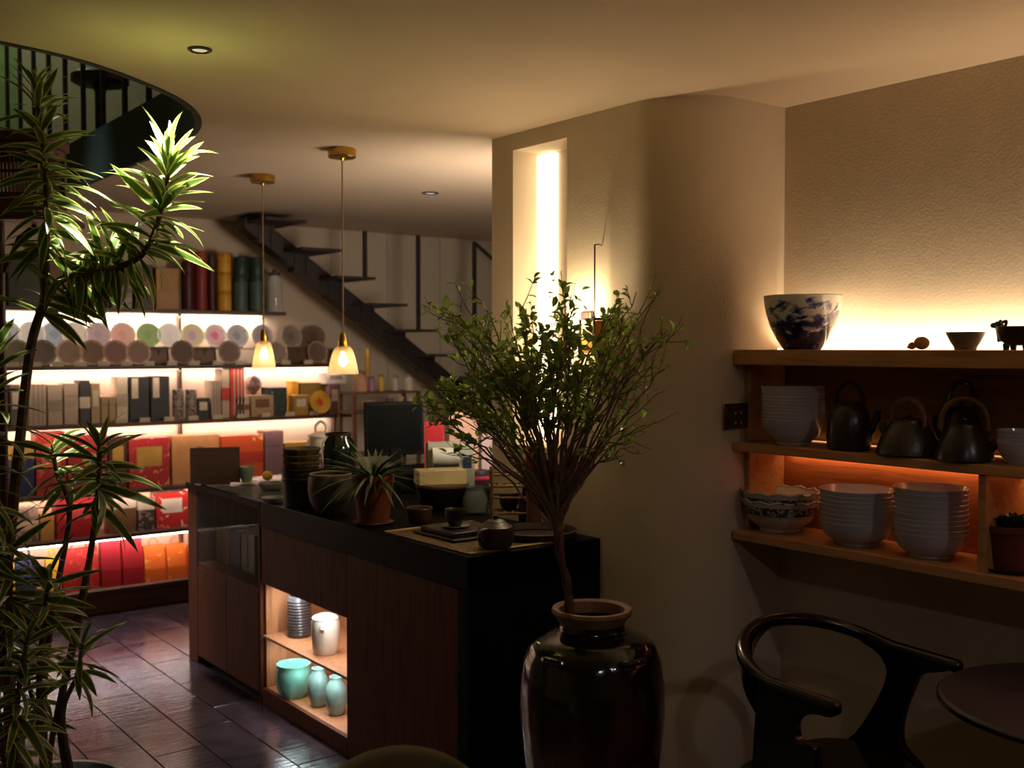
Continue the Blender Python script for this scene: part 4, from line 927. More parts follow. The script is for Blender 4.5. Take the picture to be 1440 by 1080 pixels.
# ---- goods
paperw = pm('cream_paper', srgb(214, 198, 168), .7, var=.1, scale=25)
gold = pm('gold_print', srgb(196, 150, 70), .4, metal=.4, var=.2)
dk = pm('dark_print', srgb(40, 30, 28), .6)
def cl(name, rgb, **kw): return pm('c_' + name, srgb(*rgb), kw.pop('rough', .5), var=kw.pop('var', .15), **kw)
def goods(name, label, cat, px0, px1, ytop, z0, mat, Y=6.42, dpt=.12, trim='label', tmat=None, group=None, tilt=0):
    zr = z0
    a_ = PY(px0, 560, Y); b_ = PY(px1, 560, Y); xm = (a_.x + b_.x) / 2; w2 = (b_.x - a_.x) / 2 - .0015
    top = PY((px0 + px1) / 2, ytop, Y).z; h = max(.03, top - zr)
    g = thing(name, label, cat, (xm, Y, zr), 0, group)
    tm = tmat or paperw
    if trim == 'lid':
        obj('body', MB().box((-w2, 0, 0), (w2, dpt, h * .68)), mat, g, bev=.0015)
        obj('lid', MB().box((-w2 - .0015, -.0015, h * .68), (w2 + .0015, dpt + .0015, h)), tm if tmat else mat, g, bev=.002)
    else:
        obj('body', MB().box((-w2, 0, 0), (w2, dpt, h)), mat, g, bev=.002)
        if trim == 'label': obj('front_label', MB().box((-w2 * .62, -.0015, h * .42), (w2 * .62, -.0002, h * .82)), tm, g)
        elif trim == 'band': obj('paper_band', MB().box((-w2 - .001, -.0015, h * .36), (w2 + .001, dpt + .001, h * .62)), tm, g)
        elif trim == 'toplabel': obj('front_label', MB().box((-w2 * .78, -.0015, h * .52), (-w2 * .12, -.0002, h * .97)), tm, g)
        elif trim == 'seal':
            obj('round_seal', MB().lathe([(0, 0), (min(w2, h) * .42, 0), (min(w2, h) * .42, .0014), (0, .0014)], 28).xf(Matrix.Translation((w2 * .15, -.0003, h * .55)) @ Matrix.Rotation(R(90), 4, 'X')), tm, g)
        elif trim == 'stripes':
            for q in (-.45, .1, .6): obj('stripe', MB().box((w2*q - w2*.09, -.0015, h*.02), (w2*q + w2*.09, -.0002, h*.98)), tm, g)
    if tilt: g.rotation_euler = (tilt, 0, 0)
    return g
def canister(name, label, px0, px1, ytop, z0, mat, lidm, Y=6.44, group=None, cat='canister'):
    a_ = PY(px0, 420, Y); b_ = PY(px1, 420, Y); r = (b_.x - a_.x) / 2 * .96; zt = PY((px0 + px1) / 2, ytop, Y - r).z; h = zt - z0
    g = thing(name, label, cat, ((a_.x + b_.x) / 2, Y, z0), 0, group)
    obj('body', MB().lathe([(0, 0), (r*.96, 0), (r, .004), (r, h*.80), (r*.985, h*.81), (0, h*.81)], 28), mat, g)
    obj('lid', MB().lathe([(r*.5, h*.812), (r*1.0, h*.812), (r*1.01, h*.83), (r*1.0, h*.97), (r*.95, h), (0, h)], 28), lidm, g)
    return h
red = patt('red_print', srgb(170, 34, 28), srgb(206, 92, 60), 26, .6); crimson = cl('crimson', (160, 20, 30)); red2 = patt('red_gold_print', srgb(178, 28, 34), srgb(222, 160, 96), 30, .62)
orange = patt('orange_print', srgb(224, 104, 30), srgb(240, 160, 80), 14, .6); navy = cl('navy', (30, 38, 84)); blk = cl('black_card', (34, 30, 32)); beige = cl('beige', (186, 164, 140)); tan = cl('tan', (172, 142, 98))
kraft = cl('kraft', (176, 124, 62)); maroon = cl('maroon', (76, 22, 24)); brown = cl('brown', (112, 76, 50)); dgreen = cl('bottle_green', (36, 62, 52)); yellow = cl('mustard', (222, 160, 40)); mauve = cl('mauve', (128, 92, 96)); greyp = patt('grey_print', srgb(150, 134, 118), srgb(92, 80, 74), 24, .52)
# top shelf
z = Z[0]
g = goods('display_case', 'dark framed glass case at the left end of the top back shelf', 'case', 14, 66, 368, z, blk, trim='label', tmat=cl('case_pane', (58, 72, 60), rough=.15), dpt=.14)
goods('carton', 'brown carton right of the dark glass case on the top back shelf', 'box', 72, 98, 352, z, brown, trim='lid')
goods('carton', 'short reddish brown carton beside the brown carton on the top back shelf', 'box', 101, 126, 384, z, cl('rust', (124, 74, 52)), trim='band', tmat=maroon)
goods('carton', 'small grey carton behind the dracaena leaves on the top back shelf', 'box', 158, 188, 401, z, greyp, trim='lid')
goods('carton', 'tall dark carton left of the kraft box on the top back shelf', 'box', 192, 217, 372, z, cl('umber', (58, 42, 34)), trim='band', tmat=brown)
goods('kraft_box', 'plain kraft cardboard box on the top back shelf', 'box', 221, 253, 377, z, kraft, trim='lid')
canister('tea_canister', 'dark maroon tea canister beside the kraft box', 255, 273, 368, z, maroon, maroon)
canister('tea_canister', 'tall red tea canister on the top back shelf', 274, 291, 353, z, cl('brickred', (142, 44, 44)), cl('brickred2', (160, 60, 56)))
canister('tea_canister', 'slim dark red tea canister between the red and the yellow ones', 292, 303, 358, z, maroon, cl('umber', (58, 42, 34)))
h = 0
for k, (yt, nm) in enumerate(((409, 'bottom'), (382, 'middle'), (355, 'top'))):
    h += canister('yellow_tin', 'yellow tea tin, %s one of the stacked three' % nm, 305, 325, yt, z + h, yellow, cl('amber', (196, 132, 34)), group='stacked yellow tins')
hs = []
for k, (a_, b_) in enumerate(((328, 348), (350, 371))):
    hh = canister('green_tin', 'grey green tea tin, %s of the two in the lower tier' % ('left one' if k == 0 else 'right one'), a_, b_, 387, z, cl('greygreen', (74, 92, 82)), dgreen, group='green tins'); hs.append(hh)
for k, (a_, b_) in enumerate(((329, 348), (351, 370))):
    canister('green_tin', 'dark green tea tin, %s of the two in the upper tier' % ('left one' if k == 0 else 'right one'), a_, b_, 361, z + hs[k], dgreen, dgreen, group='green tins')
p = PY(386, 437, 6.44); s = mpp(p)
g = thing('glass_jar', 'glass jar of wrapped sweets at the right end of the top back shelf', 'jar', (p.x, p.y, z))
obj('jar_glass', MB().lathe([(0, 0), (10*s, 0), (11*s, 3*s), (11*s, 42*s), (8*s, 48*s), (8*s, 52*s), (7.4*s, 52*s), (7.4*s, 47*s), (10.3*s, 41*s), (10.3*s, 3*s), (0, 1.5*s)], 28), glass('jar_clear', (.95, .95, .95), .05, .7), g)
obj('lid', MB().lathe([(0, 60*s), (3*s, 59*s), (3*s, 56*s), (8.6*s, 55*s), (8.6*s, 51*s), (8.05*s, 51*s), (0, 52.5*s)], 24), cl('dark_lid', (70, 56, 48)), g)
rg = random.Random(2); cont = MB()
for k in range(46):
    a_ = rg.uniform(0, 6.28); r_ = 7 * s * math.sqrt(rg.random()); cont.ell((r_*math.cos(a_), r_*math.sin(a_), 4*s + 30*s*rg.random()), (2.6*s, 2.6*s, 2.2*s), 6, 4)
o = obj('sweets', cont, patt('sweets_mix', srgb(222, 202, 180), srgb(150, 60, 50), 120, .52), g); o['kind'] = 'stuff'

# plates
def plate_mat(name, c_center, c_mid, c_rim, seed=0):
    if name in MATS: return MATS[name]
    m, nt, b = new_mat(name); L = nt.links
    tc = nt.nodes.new('ShaderNodeTexCoord'); ln_ = nt.nodes.new('ShaderNodeVectorMath'); ln_.operation = 'LENGTH'
    mp = nt.nodes.new('ShaderNodeMapping'); mp.inputs['Scale'].default_value = (13, 0, 13); L.new(tc.outputs['Object'], mp.inputs[0]); L.new(mp.outputs[0], ln_.inputs[0])
    n = nt.nodes.new('ShaderNodeTexNoise'); n.inputs['Scale'].default_value = 42; n.inputs['Detail'].default_value = 3; L.new(tc.outputs['Object'], n.inputs['Vector'])
    ad = nt.nodes.new('ShaderNodeMath'); ad.operation = 'MULTIPLY_ADD'; ad.inputs[1].default_value = .5; L.new(n.outputs['Fac'], ad.inputs[0]); L.new(ln_.outputs['Value'], ad.inputs[2])
    r = ramp(nt, [(.38, c_center), (.52, c_mid), (.78, c_mid), (.9, c_rim), (1, c_rim)]); mr = nt.nodes.new('ShaderNodeMath'); mr.operation = 'MULTIPLY'; mr.inputs[1].default_value = .78; L.new(ad.outputs[0], mr.inputs[0]); L.new(mr.outputs[0], r.inputs[0])
    L.new(r.outputs[0], b.inputs['Base Color']); b.inputs['Roughness'].default_value = .6
    MATS[name] = m; return m
prof = [(0, 0), (.04, 0), (.046, .003), (.072, .012), (.075, .0135), (.0745, .0155), (.07, .0145), (.045, .006), (0, .004)]
def plate_mesh(mat):
    # axis along -Y so that the plate stands up, centre at origin
    return MB().lathe(prof, 36).xf(Matrix.Rotation(R(90), 4, 'X')).mesh('plate', mat)
stand_me = MB().tube([(-.03, -.012, -.0), (-.03, .05, .0)], .003, 6).tube([(.03, -.012, 0), (.03, .05, 0)], .003, 6).tube([(-.03, -.012, 0), (-.03, -.014, .014)], .003, 6).tube([(.03, -.012, 0), (.03, -.014, .014)], .003, 6).tube([(-.03, .05, 0), (.03, .05, 0)], .003, 6).tube([(0, .05, 0), (0, .018, .09)], .003, 6).mesh('plate_stand', cl('dark_lid', (70, 56, 48)))
W3 = srgb(226, 218, 212)
upc = [(10, 'white and blue', srgb(110, 120, 160), W3), (44, 'white', srgb(190, 180, 178), W3), (76, 'pale blue', srgb(130, 140, 160), srgb(190, 194, 200)), (104, 'ivory', srgb(200, 186, 160), W3), (137, 'mauve', srgb(160, 136, 140), srgb(186, 164, 164)), (172, 'pale pink', srgb(196, 140, 126), srgb(214, 176, 164)), (208, 'green', srgb(120, 146, 84), srgb(150, 168, 112)), (237, 'plain white', srgb(206, 198, 196), W3), (270, 'yellow edged lilac', srgb(170, 140, 160), srgb(214, 202, 130)), (302, 'pink flowered', srgb(190, 96, 120), W3), (333, 'grey flowered', srgb(120, 120, 126), srgb(190, 182, 180)), (368, 'lilac grey', srgb(130, 112, 130), srgb(180, 166, 166)), (409, 'large grey', srgb(120, 100, 92), srgb(170, 150, 138)), (442, 'brown', srgb(100, 72, 58), srgb(132, 104, 86))]
for k, (x, nm, c1_, c2_) in enumerate(upc):
    p = PY(x, 460, 6.52); mt = plate_mat('plate_up_%d' % k, c1_, tuple(.6*a + .4*b for a, b in zip(c1_, c2_)), c2_)
    g = thing('display_plate', '%s plate, %s from the left in the raised back row of plates' % (nm, ORD[k]), 'plate', (p.x, 6.515, Z[1] + .1055), 0, 'plates on the riser')
    link('dish', plate_mesh(mt), g, (0, .006, .0768), (R(-10), 0, 0)); link('plate_stand', stand_me, g, (0, 0, .0032))
loc_ = [(24, 'olive'), (60, 'dark'), (97, 'tan'), (129, 'brown'), (162, 'reddish brown'), (194, 'banded brown'), (256, 'umber'), (322, 'greyish brown'), (389, 'pale rimmed'), (446, 'ringed brown')]
lc = [(96, 88, 62), (90, 74, 62), (130, 104, 84), (112, 84, 66), (120, 84, 74), (126, 96, 82), (84, 60, 52), (108, 84, 72), (140, 120, 104), (120, 92, 78)]
for k, ((x, nm), c) in enumerate(zip(loc_, lc)):
    p = PY(x, 486, 6.42); c1_ = srgb(*c); c2_ = tuple(min(1, 2.3 * q) for q in c1_)
    g = thing('display_plate', '%s glazed plate, %s round one from the left in the front row of plates' % (nm, ORD[k]), 'plate', (p.x, 6.42, Z[1]), 0, 'plates in the front row')
    mt = plate_mat('plate_low_%d' % k, c1_, c1_, c2_)
    link('dish', plate_mesh(mt), g, (0, .006, .0768), (R(-10), 0, 0)); link('plate_stand', stand_me, g, (0, 0, .0032))
for k, (x0, x1) in enumerate(((211, 239), (274, 306), (407, 436))):
    p = PY((x0 + x1) / 2, 490, 6.42); w2 = (x1 - x0) * mpp(p) / 2
    g = thing('serving_tray', 'rectangular brown tray, %s from the left among the front row plates' % ORD[k], 'tray', (p.x, 6.42, Z[1]), 0, 'trays among the plates')
    mb = MB().box((-w2, 0, 0), (w2, .006, .105)).box((-w2, -.012, 0), (w2, 0, .006)).box((-w2, -.012, .099), (w2, 0, .105)).box((-w2, -.012, .006), (-w2 + .006, 0, .099)).box((w2 - .006, -.012, .006), (w2, 0, .099))
    obj('dish', mb, cl('tray_brown', (96, 68, 50)), g, (0, .02, .0065), (R(-8), 0, 0)); link('plate_stand', stand_me, g, (0, 0, .0032))
tagm = MB().prism([(0, 0), (.018, 0), (.016, .002), (.004, .026), (0, .026)], -.03, .03, 'x').mesh('price_tag', paperw, False)
for k in range(14):
    x = 18 + 32 * k; p = PY(x, 508, YF + .012)
    o = link('price_tag', tagm, None, (p.x, YF + .008, Z[1])); tag(o, 'small cream price card, %s from the left along the plate shelf edge' % ORD[k], 'price card', 'price cards on the plate shelf')

# third row: books, tins and small boxes
z = Z[2]
def G(*a, **k): return goods(*a, **k)
G('book', 'maroon book at the far left of the third back shelf', 'book', -12, 12, 540, z, maroon)
G('book', 'grey book beside the maroon book on the third back shelf', 'book', 14, 29, 541, z, cl('ash', (110, 98, 92)))
G('paper_box', 'beige paper box, first of three behind the dracaena', 'box', 40, 65, 540, z, beige, trim='stripes', tmat=cl('pale_stripe', (160, 140, 120)), group='beige paper boxes')
G('paper_box', 'beige paper box, second of three behind the dracaena', 'box', 67, 88, 541, z, beige, trim='band', tmat=cl('pale_stripe', (160, 140, 120)), group='beige paper boxes')
G('paper_box', 'beige paper box, third of three behind the dracaena', 'box', 90, 110, 539, z, beige, trim='lid', group='beige paper boxes')
G('paper_box', 'charcoal box with a white band on the third back shelf', 'box', 112, 127, 535, z, cl('charcoal', (56, 50, 52)), trim='band')
G('paper_box', 'tan narrow box right of the charcoal box', 'box', 128, 141, 539, z, tan)
G('paper_box', 'small gold brown box, left of a pair on the third back shelf', 'box', 142, 152, 558, z, tan, trim='lid', group='small gold boxes')
G('paper_box', 'small gold brown box, right of a pair on the third back shelf', 'box', 153, 163, 558, z, tan, trim='lid', group='small gold boxes')
G('paper_box', 'tall cream box left of the two black folders', 'box', 164, 180, 530, z, paperw, trim='band', tmat=beige)
G('folder_box', 'black folder box with a cream label, left of the two', 'box', 182, 210, 530, z, blk, trim='toplabel', group='black folder boxes')
G('folder_box', 'black folder box with a cream label, right of the two', 'box', 212, 239, 529, z, blk, trim='toplabel', group='black folder boxes')
canister('grey_tin', 'grey printed tin, left of a pair right of the black folders', 241, 257, 548, z, greyp, greyp, 6.44, 'grey printed tins', 'tin')
canister('grey_tin', 'grey printed tin, right of a pair right of the black folders', 259, 275, 548, z, greyp, greyp, 6.44, 'grey printed tins', 'tin')
G('paper_box', 'small cream box with dark sides beside the grey tins', 'box', 277, 295, 560, z, blk, trim='label')
G('paper_box', 'beige striped box left of the red banded box', 'box', 297, 311, 535, z, beige, trim='stripes', tmat=brown)
G('paper_box', 'tall beige box with a red band', 'box', 312, 323, 519, z, beige, trim='band', tmat=cl('vermilion', (190, 52, 34)))
G('paper_box', 'tall red box with beige stripes and a broad band', 'box', 324, 344, 518, z, cl('vermilion', (190, 52, 34)), trim='stripes', tmat=beige)
G('paper_box', 'pinkish low box in front of the round vase', 'box', 331, 351, 558, z, cl('pinkbeige', (196, 164, 144)), trim='band', tmat=brown)
G('paper_box', 'low tan box with a small dark print under the round vase', 'box', 353, 385, 556, z, tan, trim='label', tmat=brown)
p = PY(363, 545, 6.5); s = mpp(p)
g = thing('round_vase', 'dark round flower ball vase standing behind the low tan box', 'vase', (p.x, 6.575, z))
obj('body', MB().lathe([(0, 0), (9*s, 0), (10*s, 2*s), (4*s, 8*s), (4*s, 30*s), (5*s, 33*s), (11*s, 40*s), (11.5*s, 46*s), (9*s, 53*s), (4*s, 57*s), (3*s, 57*s), (0, 50*s)], 28), patt('vase_print', srgb(80, 62, 54), srgb(130, 106, 92), 60, .5), g)
G('gift_box', 'dark green slanted gift box with white dots', 'box', 378, 404, 545, z, patt('green_dots', srgb(40, 52, 50), srgb(150, 150, 150), 60, .66), trim='band', tmat=dgreen, Y=6.43)
G('paper_box', 'small bright yellow box behind the yellow plate', 'box', 411, 420, 536, z, yellow, trim='lid', Y=6.50, dpt=.09)
G('gift_box', 'mustard box with a pale label left of the yellow plate', 'box', 413, 434, 556, z, cl('ochre', (176, 134, 56)), trim='label', Y=6.40, dpt=.08)
G('gift_box', 'flat olive box standing behind the yellow plate', 'box', 422, 460, 538, z, cl('olive_card', (120, 96, 36)), trim='band', tmat=cl('ochre', (176, 134, 56)), Y=6.5, dpt=.09)
p = PY(450, 560, 6.42); mt = plate_mat('plate_yellow', srgb(200, 84, 24), srgb(222, 168, 50), srgb(226, 176, 60))
g = thing('display_plate', 'yellow plate with orange flowers on the third back shelf', 'plate', (p.x, 6.42, z))
link('dish', plate_mesh(mt), g, (0, .006, .079), (R(-10), 0, 0)).scale = (1.03, 1, 1.03); link('plate_stand', stand_me, g, (0, 0, .0032))
G('paper_box', 'mauve printed box at the right end of the third back shelf', 'box', 463, 479, 540, z, mauve, trim='label')
G('paper_box', 'white box lying on the mauve printed box', 'box', 459, 487, 525, PY(471, 540, 6.42).z + .0005, cl('offwhite', (214, 206, 196)), trim='label', tmat=greyp)
for k in range(9):
    x = 170 + 34 * k; p = PY(x, 588, YF + .012)
    o = link('price_tag', tagm, None, (p.x, YF + .008, Z[2])); tag(o, 'small cream price card, %s from the left along the third shelf edge' % ORD[k], 'price card', 'price cards on the third shelf')

# fourth row: gift boxes
z = Z[3]
G('gift_box', 'navy gift box with a gold lid at the left of the fourth back shelf', 'box', 14, 47, 622, z, navy, trim='lid', tmat=cl('ochre', (176, 134, 56)))
G('gift_box', 'bright red gift box right of the navy box', 'box', 49, 92, 608, z, red, trim='label', tmat=cl('coral', (214, 96, 66)))
G('gift_box', 'red gift box with a gold seal behind the dracaena crown', 'box', 94, 150, 612, z, cl('cardinal', (168, 30, 32)), trim='seal', tmat=gold)
G('gift_box', 'dark red gift box partly hidden behind dracaena leaves', 'box', 152, 178, 614, z, maroon, trim='label', tmat=gold)
G('gift_box', 'large red gift box with a gold flower print', 'box', 180, 238, 616, z, red2, trim='label', tmat=gold)
G('gift_box', 'tan gift box with a dark round seal left of the orange box', 'box', 241, 308, 612, z, cl('apricot', (204, 142, 84)), trim='seal', tmat=mauve)
G('gift_box', 'orange red gift box with a pale print', 'box', 311, 370, 612, z, patt('orange_red_print', srgb(212, 84, 34), srgb(236, 190, 120), 10, .64), trim='band', tmat=cl('vermilion', (190, 52, 34)))
G('gift_box', 'mauve gift box right of the orange red box', 'box', 372, 398, 606, z, mauve, trim='lid')
G('gift_box', 'ochre gift box at the right of the fourth back shelf', 'box', 400, 440, 622, z, cl('ochre', (176, 134, 56)), trim='label')
# fifth row
z = Z[4]
G('gift_box', 'grey patterned gift box at the left of the fifth back shelf', 'box', 2, 52, 716, z, greyp, trim='band', tmat=beige)
G('gift_box', 'mustard gift box between the grey patterned and the crimson box', 'box', 54, 74, 722, z, cl('ochre', (176, 134, 56)), trim='lid')
G('gift_box', 'large crimson gift box on the fifth back shelf', 'box', 77, 136, 697, z, crimson, trim='label', tmat=cl('rose', (190, 70, 70)))
G('gift_box', 'brown gift box with a pale lid on the fifth back shelf', 'box', 152, 190, 700, z, brown, trim='lid', tmat=cl('offwhite', (214, 206, 196)))
G('gift_box', 'dark patterned gift box beside the brown box with a pale lid', 'box', 192, 216, 704, z, patt('dark_flower', srgb(52, 44, 42), srgb(140, 126, 112), 40, .55), trim='lid', tmat=cl('offwhite', (214, 206, 196)))
G('gift_box', 'red and white printed gift box right on the fifth back shelf', 'box', 218, 263, 692, z, patt('red_white', srgb(190, 40, 38), srgb(236, 210, 196), 26, .6), trim='label', tmat=cl('offwhite', (214, 206, 196)))
G('gift_box', 'orange gift box behind the counter on the fifth back shelf', 'box', 266, 320, 700, z, orange, trim='label')
# bottom row: paper bags
z = Z[5]
def bag(px0, px1, ytop, mat, label, group='paper shopping bags'):
    Y = 6.41; a_ = PY(px0, 790, Y); b_ = PY(px1, 790, Y); xm = (a_.x + b_.x) / 2; w2 = (b_.x - a_.x) / 2 - .002; h = PY((px0+px1)/2, ytop, Y).z - z; d = .09
    g = thing('paper_bag', label, 'bag', (xm, Y, z), 0, group)
    vs = [(-w2, 0, 0), (w2, 0, 0), (w2, d, 0), (-w2, d, 0), (-w2, .004, h*.35), (w2, .004, h*.35), (w2 - .01, d/2, h*.5), (w2, d - .004, h*.35), (-w2, d - .004, h*.35), (-w2 + .01, d/2, h*.5),
          (-w2, d*.36, h), (w2, d*.36, h), (w2 - .012, d/2, h*.98), (w2, d*.64, h), (-w2, d*.64, h), (-w2 + .012, d/2, h*.98)]
    fs = [(0, 3, 2, 1), (0, 1, 5, 4), (4, 5, 11, 10), (3, 8, 7, 2), (8, 14, 13, 7), (1, 2, 7, 6), (1, 6, 5), (5, 6, 12, 11), (6, 7, 13, 12), (0, 9, 8), (0, 4, 9), (0, 8, 3), (4, 10, 15, 9), (9, 15, 14, 8)]
    obj('body', MB().add(vs, fs), mat, g, smooth=False)
    for y in (d*.36, d*.64):
        obj('handle', MB().tube(crom([(-w2*.4, y, h*.97), (-w2*.38, y, h*1.12), (0, y, h*1.2), (w2*.38, y, h*1.12), (w2*.4, y, h*.97)], 4), .0025, 6), mat, g)
bag(2, 22, 790, yellow, 'yellow paper bag at the left end of the bottom row'); bag(23, 52, 785, navy, 'navy paper bag beside the yellow bag')
bag(66, 86, 783, yellow, 'yellow paper bag between the navy and the red bags'); bag(88, 140, 772, red, 'wide bright red paper bag in the bottom row')
bag(143, 171, 757, crimson, 'crimson paper bag, left of the two in the bottom row'); bag(173, 202, 755, crimson, 'crimson paper bag, right of the two in the bottom row')
bag(204, 234, 768, orange, 'orange paper bag, left of the two beside the counter'); bag(236, 263, 766, orange, 'orange paper bag, right of the two beside the counter')
bag(266, 300, 766, orange, 'orange paper bag mostly hidden behind the counter')

# security camera on the back wall
p = PY(86, 316, YB); s = mpp(p)
g = thing('security_camera', 'small white security camera on the back wall below the stair opening', 'camera', (p.x, YB, p.z))
wh = cl('white_plastic', (214, 208, 198), rough=.4)
obj('mount', MB().lathe([(0, 0), (7*s, 0), (7*s, 4*s), (0, 4*s)], 20).xf(Matrix.Rotation(R(90), 4, 'X')), wh, g)
obj('body', MB().tube([(0, -.012, 0), (-.01, -.05, -.01), (-.012, -.09, -.018)], [7*s, 8*s, 8*s], 16), wh, g)
obj('lens', MB().ell((-.0125, -.092, -.0185), (.014, .008, .014), 14, 8), dk, g)

# rack of jars under the stairs
YR = 5.72
bl = PY(497, 552, YR); brt = PY(592, 552, YR); zz2 = PY(540, 578, YR).z
g = thing('jar_rack', 'wooden two tier rack of jars under the stairs', 'rack', ((bl.x + brt.x) / 2, YR, 0))
w2 = (brt.x - bl.x) / 2; rw = wood('rack_wood', srgb(76, 44, 28), srgb(104, 64, 40), .5, 'X')
for zt in (bl.z, zz2, .9, .45): obj('shelf_board', MB().box((-w2, 0, zt - .014), (w2, .2, zt)), rw, g, bev=.001)
for sx in (-1, 1):
    for y in (.0, .18): obj('post', MB().box((sx*(w2 - .012) - .012, y, 0), (sx*(w2 - .012) + .012, y + .02, bl.z - .0145)), rw, g)
def small(name, label, cat, px, z0, wpx, hpx, mat, Y, shape='jar', lidm=None, group=None):
    p = PY(px, 560, Y); s = mpp(p); r = wpx * s / 2; h = hpx * s
    g = thing(name, label, cat, (p.x, Y, z0), 0, group)
    if shape == 'jar':
        obj('body', MB().lathe([(0, 0), (r*.9, 0), (r, h*.06), (r, h*.62), (r*.7, h*.76), (r*.66, h*.8), (0, h*.8)], 22), mat, g)
        obj('lid', MB().lathe([(0, h), (r*.3, h*.98), (r*.74, h*.93), (r*.78, h*.805), (0, h*.805)], 22), lidm or mat, g)
    else:
        obj('body', MB().lathe([(0, .002), (r*.7, 0), (r*.74, .003), (r*.92, h*.5), (r, h), (r*.92, h), (r*.84, h*.5), (0, h*.2)], 22), mat, g)
        obj('foot_ring', MB().lathe([(r*.6, 0), (r*.7, 0), (r*.7, .002), (r*.6, .002)], 22), lidm or mat, g)
    return g
jt = [(507, 20, 30, (190, 140, 110), 'pink'), (522, 12, 22, (150, 110, 130), 'lilac'), (536, 9, 24, (196, 160, 70), 'yellow'), (556, 10, 22, (176, 160, 146), 'pale'), (575, 12, 23, (186, 170, 150), 'cream')]
for k, (x, w__, h__, c, nm) in enumerate(jt): small('small_jar', '%s small jar on the upper board of the rack under the stairs' % nm, 'jar', x, bl.z, w__, h__, cl('jar_' + nm, c), YR + .1, 'jar', cl('jarlid_' + nm, tuple(int(q*.7) for q in c)), 'jars on the rack')
canister('tall_tin', 'tall gold tin standing at the back of the jar rack', 512, 520, 490, bl.z, cl('ochre', (176, 134, 56)), gold, YR + .16, cat='tin')
for k, (x, w__, h__, c, nm) in enumerate([(519, 20, 16, (190, 150, 110), 'cream brown'), (548, 12, 18, (110, 80, 90), 'plum'), (563, 11, 20, (196, 160, 130), 'peach'), (577, 11, 20, (200, 176, 150), 'ivory')]):
    small('mug', '%s mug on the lower board of the rack under the stairs' % nm, 'mug', x, zz2, w__, h__ - 2, cl('mug_' + nm.replace(' ', '_'), c), YR + .1, 'cup', None, 'mugs on the rack')
# ------------------------------------------------------------------ things in the counter niche and cabinet
def oncounter(px, py, z=HC): return PZ(px, py, z)
def cup_prof(r, h, foot=.6, t=.9): return [(0, .003), (r*foot*.9, .002), (r*foot, 0), (r*foot*1.05, .002), (r*.88, h*.4), (r, h*.95), (r*.97, h), (r*t, h*.95), (r*.78, h*.4), (r*.4, h*.15), (0, h*.12)]
celadon = pm('celadon_glaze', srgb(120, 190, 168), .2, var=.2, scale=18, coat=.5)
celad2 = pm('celadon_grey', srgb(128, 160, 150), .25, var=.3, scale=16, coat=.4)
def inniche(px, py, z): return PZ(px, py, z)
p = inniche(421, 894, .302); s = mpp(p)
g = thing('dark_vase', 'dark ridged cylindrical vase on the upper shelf of the counter niche', 'vase', p)
pr = [(0, 0), (15*s, 0), (17*s, 3*s)]
for i in range(12): pr += [(17.4*s, (5 + 4.2*i)*s), (16.4*s, (7 + 4.2*i)*s)]
pr += [(15*s, 57*s), (13*s, 58*s), (13*s, 54*s), (0, 50*s)]
obj('body', MB().lathe(pr, 32), pm('dark_glaze', srgb(66, 60, 60), .3, var=.3, scale=14), g)
p = inniche(458, 918, .302); s = mpp(p)
g = thing('white_jar', 'white ceramic lidded jar with side lugs in the counter niche', 'jar', p)
wc = pm('white_ceramic', srgb(214, 202, 184), .3, var=.1, scale=12)
obj('body', MB().lathe([(0, 0), (16*s, 0), (18*s, 4*s), (20*s, 24*s), (20*s, 44*s), (18*s, 50*s), (17*s, 50*s), (17*s, 46*s), (0, 46*s)], 36), wc, g)
obj('lid', MB().lathe([(0, 57*s), (8*s, 56*s), (17*s, 53*s), (19*s, 50.6*s), (0, 50.2*s)], 36), wc, g)
for sg in (-1, 1): obj('lug', MB().tube([(sg*19*s, 0, 36*s), (sg*24*s, 0, 40*s), (sg*19*s, 0, 44*s)], 2.6*s, 8), wc, g, rot=(0, 0, .9))
p = inniche(413, 978, CNZ0); s = mpp(p)
g = thing('celadon_bowl', 'round celadon green bowl on the floor of the counter niche', 'bowl', p)
r = 26*s; h = 46*s
obj('body', MB().lathe([(0, .003), (r*.62, .002), (r*.66, 0), (r*.7, .004), (r*.92, h*.3), (r, h*.55), (r*.97, h*.8), (r*.9, h*.9), (r*.93, h*.98), (r*.9, h), (r*.84, h*.9), (r*.9, h*.6), (r*.7, h*.2), (0, h*.1)], 40), celadon, g)
obj('rim_line', MB().lathe([(r*.91, h*.995), (r*.935, h*.985), (r*.93, h*1.005), (r*.905, h*1.005)], 40), celad2, g)
for k, (px, py, nm) in enumerate(((448, 992, 'left'), (473, 1004, 'right'))):
    p = inniche(px, py, CNZ0); s = mpp(p)
    g = thing('celadon_vase', 'small grey green vase, %s one of the pair in the counter niche' % nm, 'vase', p, 0, 'small celadon vases')
    r = 16*s; h = 54*s
    obj('body', MB().lathe([(0, .002), (r*.6, 0), (r*.66, .003), (r*.95, h*.3), (r, h*.5), (r*.85, h*.76), (r*.55, h*.9), (r*.55, h*.97), (r*.6, h), (r*.48, h), (r*.45, h*.9), (0, h*.8)], 32), celad2, g)
    obj('foot', MB().lathe([(r*.5, 0), (r*.68, 0), (r*.66, .004), (r*.5, .003)], 32), dk, g)
